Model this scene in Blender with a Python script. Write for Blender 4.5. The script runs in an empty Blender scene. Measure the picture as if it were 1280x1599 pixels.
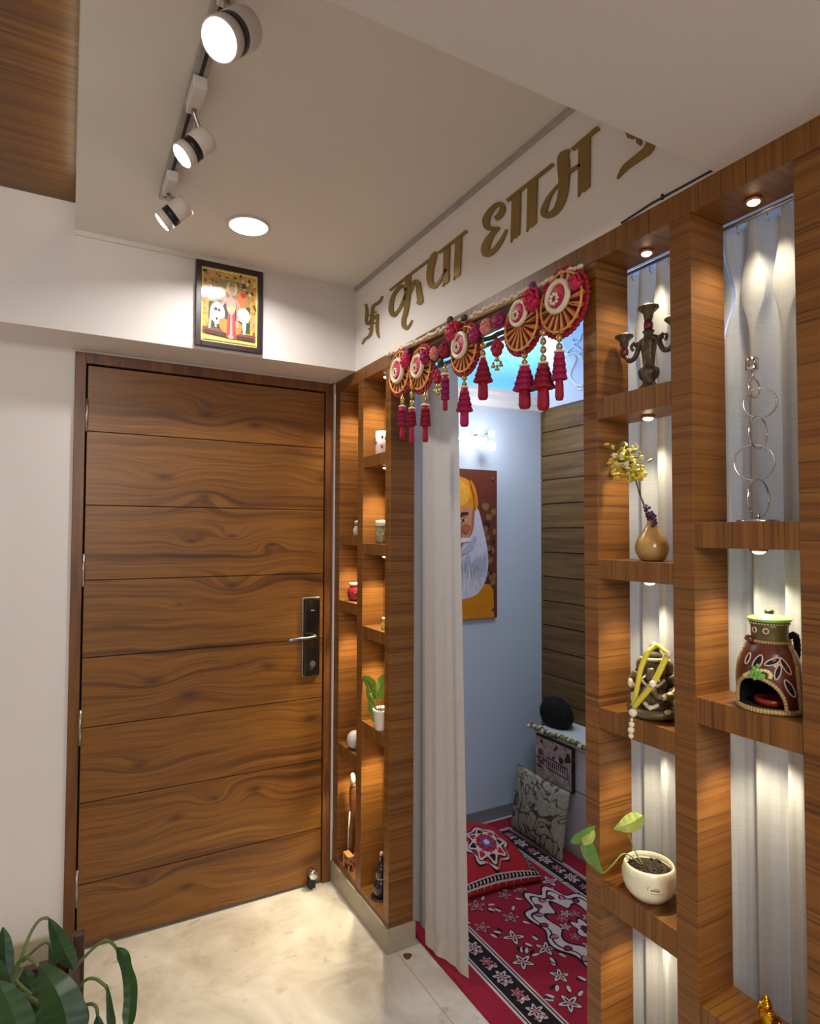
import bpy, bmesh, math, random
from mathutils import Vector, Matrix, Quaternion
R = math.radians
sc = bpy.context.scene
COL = sc.collection

# ------------------------------------------------------------------ camera
CAM = Vector((-1.02532, -2.54318, 1.48986))
YAW, PITCH, ROLL, FPX = 0.504517, 0.0334967, 0.00347853, 970.013
_r = Vector((math.cos(YAW), -math.sin(YAW), 0))
_f = Vector((math.sin(YAW)*math.cos(PITCH), math.cos(YAW)*math.cos(PITCH), math.sin(PITCH)))
_u = _r.cross(_f)
CR = math.cos(ROLL)*_r + math.sin(ROLL)*_u
CU = -math.sin(ROLL)*_r + math.cos(ROLL)*_u
cd = bpy.data.cameras.new('camera')
cam = bpy.data.objects.new('camera', cd); COL.objects.link(cam)
m = Matrix((CR, CU, -_f)).transposed().to_4x4(); m.translation = CAM
cam.matrix_world = m
cd.sensor_fit = 'VERTICAL'; cd.sensor_height = 32.0
cd.lens = FPX/1599.0*32.0
cd.clip_start = 0.02
sc.camera = cam

# ------------------------------------------------------------------ world, exposure, big lights
w = bpy.data.worlds.new('world'); sc.world = w; w.use_nodes = True
w.node_tree.nodes['Background'].inputs[0].default_value = (1.0, 0.95, 0.90, 1)
w.node_tree.nodes['Background'].inputs[1].default_value = 0.43
vs = sc.view_settings
vs.view_transform = 'Standard'; vs.look = 'None'; vs.exposure = 0.0; vs.gamma = 1.0; vs.use_curve_mapping = False

def light(name, typ, loc, energy, color=(1, 1, 1), size=0.1, target=None, spot=None, blend=0.5, sy=None):
    d = bpy.data.lights.new(name, typ); d.energy = energy; d.color = color
    if typ == 'AREA':
        d.size = size
        if sy: d.shape = 'RECTANGLE'; d.size_y = sy
        else: d.shape = 'DISK'
    else: d.shadow_soft_size = size
    if typ == 'SPOT':
        d.spot_size = R(spot); d.spot_blend = blend
    o = bpy.data.objects.new(name, d); COL.objects.link(o); o.location = loc
    if target is not None:
        o.rotation_euler = (Vector(target)-Vector(loc)).to_track_quat('-Z', 'Y').to_euler()
    return o

CEIL_Z, BEAM_Y, WOODCEIL_Z = 2.492, -0.22, 2.585
light('unseen_fill_light', 'AREA', (-1.3, -4.2, 2.4), 66, (1.0, 0.94, 0.88), 1.4, (-0.6, -1.2, 1.0), sy=1.0)  # unseen fill added behind the camera to brighten the hall
light('downlight_lamp', 'AREA', (-0.524, -0.538, CEIL_Z-0.012), 6.5, (1.0, 0.965, 0.92), 0.11, (-0.524, -0.538, 0)).data.spread = R(150)
light('cove_strip', 'AREA', (-1.034, -1.5, 2.515), .8, (1.0, .80, .52), 2.4, (-1.4, -1.5, 2.70), sy=.03)
light('shrine_fill_light', 'AREA', (0.72, -1.0, 2.50), 11, (0.80, 0.90, 1.0), 0.5, (0.72, -1.0, 0))  # added overhead fill without a fixture, lights the shrine room

# ------------------------------------------------------------------ geometry helpers
def ray(u, v):
    return _f + CR*((u-640)/FPX) - CU*((v-799.5)/FPX)
def at(u, v, ax, val):
    """point on the real plane (axis ax = val) seen along one sight line of the photograph"""
    d = ray(u, v); t = (val-CAM[ax])/d[ax]
    return CAM + d*t
def depth(p): return (Vector(p)-CAM).dot(_f)
def mpp(p): return depth(p)/FPX          # metres per photo pixel at p

def BM(): return bmesh.new()
def box(bm, lo, hi, mi=0):
    x0, y0, z0 = [min(a, b) for a, b in zip(lo, hi)]; x1, y1, z1 = [max(a, b) for a, b in zip(lo, hi)]
    v = [bm.verts.new(p) for p in ((x0,y0,z0),(x1,y0,z0),(x1,y1,z0),(x0,y1,z0),(x0,y0,z1),(x1,y0,z1),(x1,y1,z1),(x0,y1,z1))]
    for f in ((0,3,2,1),(4,5,6,7),(0,1,5,4),(1,2,6,5),(2,3,7,6),(3,0,4,7)):
        fa = bm.faces.new([v[i] for i in f]); fa.material_index = mi
def frame_from(d):
    d = Vector(d).normalized()
    a = Vector((0,0,1)) if abs(d.z) < 0.9 else Vector((1,0,0))
    s = d.cross(a).normalized(); return s, d.cross(s).normalized()
def tube(bm, pts, rad, seg=10, mi=0, cap=True, closed=False, sm=True):
    pts = [Vector(p) for p in pts]; n = len(pts)
    if not isinstance(rad, (list, tuple)): rad = [rad]*n
    rings = []; s = None
    for i, p in enumerate(pts):
        if closed: d = pts[(i+1) % n]-pts[i-1]
        else: d = pts[min(i+1, n-1)]-pts[max(i-1, 0)]
        d.normalize()
        if s is None: s, t = frame_from(d)
        else:
            s = (s-d*s.dot(d))
            if s.length < 1e-6: s, t = frame_from(d)
            s.normalize(); t = d.cross(s)
        rings.append([bm.verts.new(p+(s*math.cos(2*math.pi*k/seg)+t*math.sin(2*math.pi*k/seg))*rad[i]) for k in range(seg)])
    for i in range(n if closed else n-1):
        a, b = rings[i], rings[(i+1) % n]
        for k in range(seg):
            f = bm.faces.new((a[k], a[(k+1) % seg], b[(k+1) % seg], b[k])); f.material_index = mi; f.smooth = sm
    if cap and not closed:
        for r_ in (rings[0], rings[-1]):
            try:
                f = bm.faces.new(r_); f.material_index = mi
            except ValueError: pass
def lathe(bm, prof, c=(0,0,0), seg=28, mi=0, mat=None, skip=None, rfun=None):
    """prof: (radius, height) pairs; optional matrix; skip(angle, z) drops faces; rfun(angle, i) scales radius"""
    c = Vector(c); rows = []
    for i, (r, z) in enumerate(prof):
        row = []
        for k in range(seg):
            a = 2*math.pi*k/seg; rr = r*(rfun(a, i) if rfun else 1)
            p = Vector((rr*math.cos(a), rr*math.sin(a), z))
            if mat is not None: p = mat @ p
            row.append(bm.verts.new(p+c))
        rows.append(row)
    for i in range(len(rows)-1):
        for k in range(seg):
            if skip and skip(2*math.pi*(k+.5)/seg, (prof[i][1]+prof[i+1][1])/2): continue
            f = bm.faces.new((rows[i][k], rows[i][(k+1) % seg], rows[i+1][(k+1) % seg], rows[i+1][k]))
            f.material_index = mi; f.smooth = True
    for row, rr in ((rows[0], prof[0][0]), (rows[-1], prof[-1][0])):
        if rr > 1e-5:
            f = bm.faces.new(row); f.material_index = mi
def ell(bm, c, r, seg=16, rings=10, mi=0, mat=None):
    if not isinstance(r, (list, tuple, Vector)): r = (r, r, r)
    c = Vector(c); rows = []
    for i in range(rings+1):
        th = math.pi*i/rings
        n = 1 if i in (0, rings) else seg
        row = []
        for k in range(n):
            a = 2*math.pi*k/seg
            p = Vector((r[0]*math.sin(th)*math.cos(a), r[1]*math.sin(th)*math.sin(a), r[2]*math.cos(th)))
            if mat is not None: p = mat @ p
            row.append(bm.verts.new(c+p))
        rows.append(row)
    for i in range(rings):
        a, b = rows[i], rows[i+1]
        for k in range(seg):
            k2 = (k+1) % seg
            if len(a) == 1: vs_ = (a[0], b[k], b[k2])
            elif len(b) == 1: vs_ = (a[k], b[0], a[k2])
            else: vs_ = (a[k], b[k], b[k2], a[k2])
            f = bm.faces.new(vs_); f.material_index = mi; f.smooth = True
def torus(bm, c, nrm, Rr, r, seg=40, s2=8, mi=0, sy=1.0, up=None):
    n = Vector(nrm).normalized()
    if up is None: a, b = frame_from(n)
    else:
        b = Vector(up).normalized(); a = b.cross(n)
    pts = [Vector(c)+a*math.cos(2*math.pi*k/seg)*Rr+b*math.sin(2*math.pi*k/seg)*Rr*sy for k in range(seg)]
    tube(bm, pts, r, s2, mi, closed=True)
def prism(bm, poly, off, mi=0):
    """closed outline (3D points on one plane) given thickness by vector off"""
    off = Vector(off); n = len(poly)
    a = [bm.verts.new(Vector(p)) for p in poly]; b = [bm.verts.new(Vector(p)+off) for p in poly]
    f1 = bm.faces.new(a); f2 = bm.faces.new(b[::-1]); f1.material_index = f2.material_index = mi
    for i in range(n):
        f = bm.faces.new((a[i], b[i], b[(i+1) % n], a[(i+1) % n])); f.material_index = mi
def flat(bm, poly, mi=0):
    f = bm.faces.new([bm.verts.new(Vector(p)) for p in poly]); f.material_index = mi
def smooth2d(pts, n=4, closed=False):
    """Catmull-Rom through tuples of any length"""
    out = []; N = len(pts); rng = range(N if closed else N-1)
    for i in rng:
        p0 = pts[(i-1) % N] if (closed or i > 0) else pts[0]
        p1 = pts[i]; p2 = pts[(i+1) % N]
        p3 = pts[(i+2) % N] if (closed or i+2 < N) else pts[-1]
        for k in range(n):
            t = k/n
            out.append(tuple(.5*((2*b)+(c-a)*t+(2*a-5*b+4*c-d)*t*t+(-a+3*b-3*c+d)*t**3) for a, b, c, d in zip(p0, p1, p2, p3)))
    if not closed: out.append(tuple(pts[-1]))
    return out

def thing(name, label, cat, loc=(0,0,0), group=None):
    o = bpy.data.objects.new(name, None); COL.objects.link(o)
    o.location = loc; o.empty_display_size = 0.05
    o['label'] = label; o['category'] = cat
    if group: o['group'] = group
    return o
def obj(name, bm, mats, parent=None, loc=None, smooth=None, bevel=0, label=None, recalc=True):
    """link bm (world coordinates) as ONE mesh object, its origin at loc or at its parent's base"""
    L = Vector((0,0,0))
    if parent is not None:
        q = parent
        while q is not None: L += q.location; q = q.parent
    elif loc is not None: L = Vector(loc)
    if recalc: bmesh.ops.recalc_face_normals(bm, faces=bm.faces)
    for v in bm.verts: v.co -= L
    me = bpy.data.meshes.new(name); bm.to_mesh(me); bm.free()
    if smooth is not None:
        for p in me.polygons: p.use_smooth = smooth
    for mm in (mats if isinstance(mats, (list, tuple)) else [mats]): me.materials.append(mm)
    o = bpy.data.objects.new(name, me); COL.objects.link(o)
    if parent is not None: o.parent = parent
    else: o.location = L
    if bevel:
        b = o.modifiers.new('edge', 'BEVEL'); b.width = bevel; b.segments = 2; b.limit_method = 'ANGLE'
    if label: o['label'] = label
    return o
def tag(o, label, cat, group=None):
    o['label'] = label; o['category'] = cat
    if group: o['group'] = group
    return o
def struct(name, bm, mats, parent=None, **k):
    o = obj(name, bm, mats, parent, **k)
    if parent is None: o['kind'] = 'structure'
    return o

# ------------------------------------------------------------------ materials
def srgb(r, g, b):
    f = lambda c: (c/255/12.92) if c/255 <= .04045 else ((c/255+.055)/1.055)**2.4
    return (f(r), f(g), f(b), 1)
MATS = {}
class NT:
    def __init__(s, name):
        s.m = bpy.data.materials.new(name); s.m.use_nodes = True
        s.t = s.m.node_tree; s.n = s.t.nodes; s.p = s.n['Principled BSDF']
    def new(s, typ, **kw):
        x = s.n.new(typ)
        for k, v in kw.items(): setattr(x, k, v)
        return x
    def link(s, a, b): s.t.links.new(a, b)
    def math(s, op, a, b=None, c=None):
        x = s.new('ShaderNodeMath', operation=op)
        for i, q in enumerate((a, b, c)):
            if q is None: continue
            if isinstance(q, (int, float)): x.inputs[i].default_value = q
            else: s.link(q, x.inputs[i])
        return x.outputs[0]
    def noise(s, vec, scale, detail=4, rough=.55, dist=0):
        x = s.new('ShaderNodeTexNoise'); x.inputs['Scale'].default_value = scale; x.inputs['Detail'].default_value = detail
        x.inputs['Roughness'].default_value = rough; x.inputs['Distortion'].default_value = dist
        if vec is not None: s.link(vec, x.inputs['Vector'])
        return x.outputs[0]
    def ramp(s, fac, stops):
        x = s.new('ShaderNodeValToRGB'); e = x.color_ramp.elements
        while len(e) < len(stops): e.new(.5)
        for i, (p, c) in enumerate(stops): e[i].position = p; e[i].color = c
        s.link(fac, x.inputs[0]); return x.outputs[0]
    def mapping(s, scale, coord='Object', rot=None):
        tc = s.new('ShaderNodeTexCoord'); mp = s.new('ShaderNodeMapping'); mp.inputs['Scale'].default_value = scale
        if rot: mp.inputs['Rotation'].default_value = rot
        s.link(tc.outputs[coord], mp.inputs[0]); return mp.outputs[0]
    def mix(s, fac, a, b, blend='MIX'):
        x = s.new('ShaderNodeMixRGB', blend_type=blend)
        for i, q in enumerate((fac, a, b)):
            if isinstance(q, (int, float)): x.inputs[i].default_value = q
            elif isinstance(q, tuple): x.inputs[i].default_value = q
            else: s.link(q, x.inputs[i])
        return x.outputs[0]
    def bump(s, h, strength=.2, dist=.002):
        b = s.new('ShaderNodeBump'); b.inputs['Strength'].default_value = strength; b.inputs['Distance'].default_value = dist
        s.link(h, b.inputs['Height']); s.link(b.outputs[0], s.p.inputs['Normal'])
    def color(s, c): s.link(c, s.p.inputs['Base Color'])
    def set(s, **k):
        for a, v in k.items(): s.p.inputs[a.replace('_', ' ')].default_value = v
        return s
def plain(name, col, rough=.5, metal=0, var=.12, scale=30, coat=0, emit=None, es=0, sss=0):
    """colour with a slight procedural mottling"""
    if name in MATS: return MATS[name]
    n = NT(name); n.set(Roughness=rough, Metallic=metal)
    if coat: n.set(Coat_Weight=coat, Coat_Roughness=.08)
    if emit: n.set(Emission_Color=emit, Emission_Strength=es)
    v = n.mapping((1,1,1)); f = n.noise(v, scale, 4)
    d = tuple(c*(1-var) for c in col[:3])+(1,); l = tuple(min(1, c*(1+var)) for c in col[:3])+(1,)
    n.color(n.ramp(f, [(.3, d), (.7, l)]))
    MATS[name] = n.m; return n.m
def emitter(name, col, strength):
    n = NT(name); n.set(Emission_Color=col, Emission_Strength=strength, Base_Color=col); return n.m

def wood(name, sc3, dark, mid, light_, rough=.42, streak=1.0):
    n = NT(name); v = n.mapping(sc3)
    a = n.noise(v, 1.0, 5, .6, .35)
    base = n.ramp(a, [(.30, dark), (.46, mid), (.62, light_), (.8, mid)])
    v2 = n.mapping(tuple(q*(2.9 if q > 5 else 1.6) for q in sc3)); b = n.noise(v2, 1.0, 3, .5, .35)
    line = n.ramp(b, [(.33, (0,0,0,1)), (.45, (1,1,1,1))])
    fac = n.math('MULTIPLY_ADD', line, -.78*streak, .78*streak)
    col = n.mix(fac, base, tuple(c*.45 for c in dark[:3])+(1,))
    n.color(col); n.set(Roughness=rough); n.bump(b, .06, .001)
    return n.m
VD, VM, VL = srgb(98,58,22), srgb(120,75,29), srgb(133,87,36)
WOOD_Z = wood('veneer_grain_across', (1.5, 1.5, 75), VD, VM, VL)
WOOD_Y = wood('veneer_grain_upright', (1.5, 75, 1.5), VD, VM, VL)
WOOD_CEIL = wood('ceiling_panel_wood', (1.2, 90, 90), srgb(84,50,8), srgb(104,66,12), srgb(122,80,18), .35)
SLAT = wood('slat_wood', (2.0, 2.0, 40), srgb(88,62,28), srgb(112,82,42), srgb(126,95,52), .5, .5)
SLAT_G = plain('slat_groove', srgb(60,42,26), .8)
FRAME = wood('door_frame_wood', (20, 3, 2.2), srgb(76,44,18), srgb(104,62,26), srgb(118,74,32), .4, .7)

def door_wood():
    n = NT('door_teak'); tc = n.new('ShaderNodeTexCoord'); sp = n.new('ShaderNodeSeparateXYZ'); n.link(tc.outputs['Object'], sp.inputs[0])
    X, Z = sp.outputs[0], sp.outputs[2]
    kn = [(.42,1.955,.05,.05),(.27,1.70,.05,.055),(.62,1.93,-.04,.05),(.42,1.63,-.05,.05),(.37,1.455,.045,.03),(.53,1.475,.045,.03),(.69,1.44,-.045,.03),
          (.53,1.275,.05,.05),(.33,1.21,.02,.02),(.24,.925,.05,.06),(.37,.86,-.05,.07),(.68,.94,-.02,.05),(.47,.445,.06,.035),(.63,.45,-.04,.05),(.2,.62,.03,.05),
          (.33,.40,-.03,.05),(.22,.19,.05,.04),(.37,.13,-.05,.05),(.92,1.72,.03,.05),(.87,.70,.03,.06)]
    zz = Z; dark = None
    nz = n.noise(tc.outputs['Object'], 2.2, 1.0)
    zz = n.math('MULTIPLY_ADD', nz, .09, zz)
    for kx, kz, a, s in kn:
        dx = n.math('MULTIPLY', n.math('SUBTRACT', X, kx), .45/s); dz = n.math('MULTIPLY', n.math('SUBTRACT', Z, kz), 1.0/s)
        d2 = n.math('ADD', n.math('MULTIPLY', dx, dx), n.math('MULTIPLY', dz, dz))
        e = n.math('EXPONENT', n.math('MULTIPLY', d2, -1.0))
        zz = n.math('MULTIPLY_ADD', e, a, zz)
        e2 = n.math('EXPONENT', n.math('MULTIPLY', d2, -14.0))
        dark = e2 if dark is None else n.math('MAXIMUM', dark, e2)
    cb = n.new('ShaderNodeCombineXYZ'); n.link(n.math('MULTIPLY', X, .7), cb.inputs[0]); n.link(n.math('MULTIPLY', zz, 26), cb.inputs[2])
    a = n.noise(cb.outputs[0], 1.0, 3, .5)
    cb2 = n.new('ShaderNodeCombineXYZ'); n.link(n.math('MULTIPLY', X, 3), cb2.inputs[0]); n.link(n.math('MULTIPLY', zz, 110), cb2.inputs[2])
    b = n.noise(cb2.outputs[0], 1.0, 4, .6)
    base = n.ramp(a, [(.28, srgb(60,33,9)), (.40, srgb(108,66,20)), (.50, srgb(132,85,29)), (.60, srgb(115,72,22)), (.72, srgb(143,95,35))])
    col = n.mix(n.math('MULTIPLY', n.ramp(b, [(.34, (1,1,1,1)), (.5, (0,0,0,1))]), .62), base, srgb(78,44,16))
    col = n.mix(n.math('MULTIPLY', dark, .72), col, srgb(48,24,10))
    n.color(col); n.set(Roughness=.38); n.bump(b, .05, .001)
    return n.m
DOOR = door_wood()

def plaster(name, col, var=.03, rough=.85):
    n = NT(name); v = n.mapping((1,1,1)); f = n.noise(v, 2.0, 5)
    n.color(n.ramp(f, [(.3, tuple(c*(1-var) for c in col[:3])+(1,)), (.7, col)])); n.set(Roughness=rough)
    n.bump(n.noise(v, 180, 3), .05, .001); return n.m
WHITE = plaster('white_paint', srgb(226,220,217)); SIGNWHITE = plaster('sign_wall_paint', srgb(236,230,226))
CEILP = plaster('ceiling_paint', srgb(222,217,209)); BEAMP = plaster('beam_paint', srgb(214,208,206)); BLUE = plaster('pale_blue_paint', srgb(194,208,226)); SKYBLUE = plaster('sky_blue_paint', srgb(120,190,245))
LAV = plaster('lavender_white_paint', srgb(214,216,232))
PLINTH = plaster('stone_plinth', srgb(170,160,138), .18, .4)

def marble():
    n = NT('beige_marble'); v = n.mapping((1,1,1))
    a = n.noise(v, 3.2, 8, .62, .9); b = n.noise(v, 14, 6, .6, .3)
    base = n.ramp(a, [(.30, srgb(176,165,148)), (.48, srgb(206,197,183)), (.66, srgb(224,217,206))])
    sp = n.ramp(b, [(.30, (1,1,1,1)), (.40, (0,0,0,1))])
    col = n.mix(n.math('MULTIPLY', sp, .55), base, srgb(158,142,120))
    br = n.new('ShaderNodeTexBrick'); br.offset = 0; br.inputs['Scale'].default_value = 1
    br.inputs['Mortar Size'].default_value = .0016; br.inputs['Brick Width'].default_value = 2.4; br.inputs['Row Height'].default_value = 2.4
    mp = n.new('ShaderNodeMapping'); tc = n.new('ShaderNodeTexCoord'); n.link(tc.outputs['Object'], mp.inputs[0]); n.link(mp.outputs[0], br.inputs['Vector'])
    mp.inputs['Location'].default_value = (-.03+4.8, 2.0+2.4, 0)
    n.color(n.mix(br.outputs['Fac'], col, srgb(168,154,132))); n.set(Roughness=.16); return n.m
MARBLE = marble()

def fabric(name, col, trans=.35, weave=900):
    n = NT(name); v = n.mapping((1,1,1)); v2 = n.mapping((420, 420, 12)); a = n.noise(v2, 1, 3)
    v3 = n.mapping((20, 20, 420)); b = n.noise(v3, 1, 3)
    f = n.math('MULTIPLY_ADD', a, .5, n.math('MULTIPLY', b, .5))
    c = n.ramp(f, [(.35, tuple(q*.86 for q in col[:3])+(1,)), (.65, col)])
    n.color(c); n.set(Roughness=.9)
    tr = n.new('ShaderNodeBsdfTranslucent'); n.link(c, tr.inputs[0]); mx = n.new('ShaderNodeMixShader'); mx.inputs[0].default_value = trans
    n.link(n.p.outputs[0], mx.inputs[1]); n.link(tr.outputs[0], mx.inputs[2]); n.link(mx.outputs[0], n.n['Material Output'].inputs[0])
    return n.m
SHEER = fabric('sheer_linen', srgb(206,206,208), .35); LINEN = fabric('linen_curtain', srgb(208,203,198), .3); HEM = fabric('linen_hem', srgb(206,198,186), .18)

CHROME = plain('chrome', (.72,.72,.74,1), .12, 1, .03); BLACK = plain('black_gloss', srgb(14,14,16), .22, 0, .05, coat=.6)
STEEL = plain('brushed_steel', (.42,.40,.38,1), .35, 1, .08); DARK = plain('dark_gap', srgb(26,16,10), .9)
GOLD = plain('gold_lettering', srgb(146,120,66), .42, .55, .10, 14); GOLDB = plain('bright_gold', srgb(214,160,40), .22, 1, .12)
WPLAST = plain('white_plastic', srgb(214,206,200), .4, 0, .03); BPLAST = plain('black_plastic', srgb(24,22,24), .4, 0, .05)
CREAM = plain('cream_ceramic', srgb(232,226,200), .22, 0, .04, coat=.5); SOIL = plain('dark_soil', srgb(58,46,34), .95, 0, .6, 160)
LEAF = plain('leaf_green', srgb(96,150,58), .38, 0, .25, 25, coat=.25); LEAFD = plain('deep_leaf_green', srgb(30,60,18), .42, 0, .4, 22)
LEAFP = plain('pale_leaf_green', srgb(178,196,104), .45, 0, .18, 40); STEM = plain('stem_green', srgb(128,140,66), .5)
LAMP = emitter('cool_lamp_glow', (.90,.95,1,1), 22); DOWN = emitter('warm_panel_glow', (1,.93,.84,1), 9); PUCK = emitter('warm_puck_glow', (1,.82,.55,1), 14)
GLOBE = emitter('globe_glow', (1,.98,.95,1), 5)

# ================================================================== SETTING
bm = BM(); box(bm, (-4, -6, -.05), (3, .4, 0)); struct('floor', bm, MARBLE)
bm = BM(); box(bm, (-4, 0, 0), (-1.01, .2, 2.6)); box(bm, (-1.01, 0, 2.142), (0, .2, 2.6)); box(bm, (-.0115, 0, 0), (0, .2, 2.15))
struct('wall_back', bm, WHITE)
bm = BM(); box(bm, (-4, BEAM_Y, 2.152), (0, 0, 2.7)); struct('wall_beam', bm, WHITE)
bm = BM(); box(bm, (-1.021, -3.2, CEIL_Z), (0.0, BEAM_Y, 2.72)); struct('ceiling', bm, CEILP)
bm = BM(); box(bm, (-4, -6, WOODCEIL_Z), (-1.022, BEAM_Y, 2.72)); struct('ceiling_wood', bm, WOOD_CEIL)
bm = BM(); box(bm, (-.95, -3.0, 2.1495), (.0, -1.838, 2.49)); struct('ceiling_beam', bm, BEAMP)
bm = BM(); box(bm, (0, -2.6, 2.15), (.10, 0.0, 2.72)); struct('wall_sign', bm, SIGNWHITE)
# crown strip along the beam and a strip coloured grey for the gap's shadow along the sign wall
bm = BM(); box(bm, (-1.02, BEAM_Y-.012, CEIL_Z-.016), (0, BEAM_Y, CEIL_Z)); struct('trim_1', bm, CEILP)
bm = BM(); box(bm, (-.014, -1.838, CEIL_Z-.012), (0, BEAM_Y-.012, CEIL_Z)); struct('gap_shadow_strip', bm, plain('gap_shadow_grey', srgb(170,164,160), .6))
bm = BM(); box(bm, (0, -2.6, 0), (.10, -2.0601, 2.15)); struct('wall_end', bm, WHITE)
# far side wall of the hall, out of frame, returns light
bm = BM(); box(bm, (-2.7, -6, 0), (-2.6, 0, 2.7)); struct('wall_left', bm, WHITE)
# shrine room shell
SX, SY = 1.284, 0.13
bm = BM(); box(bm, (.10, SY, 0), (SX+.1, SY+.1, 2.17)); struct('wall_shrine', bm, BLUE)
bm = BM(); box(bm, (.10, SY+.004, 2.25), (SX+.1, SY+.1, 2.85)); struct('wall_shrine_upper', bm, SKYBLUE)
bm = BM()
prof = [(0,2.162),(-.018,2.166),(-.024,2.185),(-.034,2.195),(-.038,2.22),(-.052,2.232),(-.055,2.25),(0,2.25)]
a = [bm.verts.new((.10, SY+y, z)) for y, z in prof]; b = [bm.verts.new((SX, SY+y, z)) for y, z in prof]
for i in range(len(prof)): bm.faces.new((a[i], b[i], b[(i+1) % len(prof)], a[(i+1) % len(prof)]))
bm.faces.new(a); bm.faces.new(b)
struct('trim_3', bm, plaster('cornice_white', srgb(236,236,238)))
bm = BM(); box(bm, (SX+.012, -2.6, 0), (SX+.1, SY, 2.85)); struct('wall_right', bm, LAV)
bm = BM(); z = 2.17+.131*0; zs = [2.178-.1325*i for i in range(17)]
for i in range(16):
    box(bm, (SX, -2.59, zs[i+1]+.006), (SX+.012, SY, zs[i]))
box(bm, (SX+.007, -2.59, 0), (SX+.013, SY, 2.178), 1)
struct('wall_slats', bm, [SLAT, SLAT_G])
bm = BM(); box(bm, (.10, -2.7, 0), (SX+.1, -2.6, 2.85)); struct('wall_front', bm, WHITE)
bm = BM(); box(bm, (.10, -2.7, 2.72), (SX+.1, SY+.1, 2.85)); struct('ceiling_shrine', bm, LAV)
bm = BM(); box(bm, (.10, SY-.012, 0), (SX, SY, .06)); struct('baseboard_shrine', bm, plaster('grey_skirting', srgb(130,134,140), .05, .5))
# plinth under the partition
bm = BM(); box(bm, (-.008, -.545, 0), (.108, 0, .085)); struct('baseboard_right', bm, PLINTH, bevel=.002)
bm = BM(); box(bm, (-.008, -2.1, 0), (.108, -1.495, .085)); struct('baseboard_front', bm, PLINTH, bevel=.002)
bm = BM(); box(bm, (-4, -.012, 0), (-1.012, 0, .085)); struct('baseboard_left', bm, PLINTH, bevel=.002)

# ------------------------------------------------------------------ front door
door = bpy.data.objects.new('door_1', None); COL.objects.link(door); door.location = (-.97, 0, 0); door['kind'] = 'structure'
door['label'] = 'teak front door with horizontal planks'
bm = BM()
g = [0.012, .232, .519, .785, 1.035, 1.314, 1.587, 1.857, 2.098]
for i in range(8):
    box(bm, (-.967, -.004, g[i]+.0018), (-.052, .03, g[i+1]-.0018))
box(bm, (-.966, .0, .012), (-.053, .035, 2.098), 1)
obj('door_panel', bm, [DOOR, DARK], door)
bm = BM()
box(bm, (-1.01, -.012, 0), (-.974, .05, 2.142)); box(bm, (-.047, -.012, 0), (-.012, .05, 2.142)); box(bm, (-.974, -.012, 2.103), (-.047, .05, 2.142))
obj('door_frame', bm, FRAME, door, bevel=.0015)
bm = BM(); box(bm, (-.974, .036, 0), (-.047, .05, 2.103)); obj('rebate', bm, DARK, door)
for u0, v0, v1 in ((130,622,673),(125,865,916),(121,1110,1165),(117,1360,1418)):
    p0 = at(u0, v0, 1, -.012); p1 = at(u0, v1, 1, -.012); bm = BM()
    tube(bm, [(-.970, -.010, p0.z), (-.970, -.010, p1.z)], .0055, 10)
    for k in (.33, .66):
        zz = p0.z+(p1.z-p0.z)*k; tube(bm, [(-.970,-.010,zz-.001),(-.970,-.010,zz+.001)], .0062, 10)
    obj('hinge', bm, STEEL, door)
bm = BM(); box(bm, (-.142, -.026, .882), (-.070, -.004, 1.211)); lock = obj('lock_plate', bm, BLACK, door, bevel=.008)
bm = BM(); box(bm, (-.145, -.010, .878), (-.067, -.003, 1.215)); obj('lock_trim', bm, STEEL, lock, bevel=.006)
bm = BM(); tube(bm, [(-.104, -.024, 1.052), (-.104, -.062, 1.052)], .011, 14)
tube(bm, smooth2d([(-.100,-.060,1.052),(-.13,-.066,1.050),(-.17,-.066,1.049),(-.225,-.060,1.047)], 4), [.009]*9+[.009,.009,.008,.006], 10)
obj('handle', bm, [plain('dark_chrome', (.22,.22,.23,1), .2, 1, .03)], lock)
bm = BM(); tube(bm, [(-.104, -.024, .935), (-.104, -.030, .935)], .0125, 18); tube(bm, [(-.104, -.030, .935), (-.104, -.031, .935)], .004, 8); obj('keyhole', bm, STEEL, lock)
bm = BM(); box(bm, (-.113, -.0268, 1.158), (-.097, -.0255, 1.161)); obj('indicator', bm, plain('pale_dash', srgb(160,170,170), .4), lock)
bm = BM(); tube(bm, [(-.098,-.004,.066),(-.098,-.035,.066)], [.014,.012], 14); tube(bm, [(-.098,-.035,.066),(-.098,-.05,.066)], [.019,.019], 16)
ell(bm, (-.098,-.05,.066), (.019,.006,.019)); stp = obj('door_stop', bm, CHROME, door)
bm = BM(); box(bm, (-.112,-.03,.0), (-.082,-.004,.045)); obj('stop_foot', bm, BPLAST, stp, bevel=.004)

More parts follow.
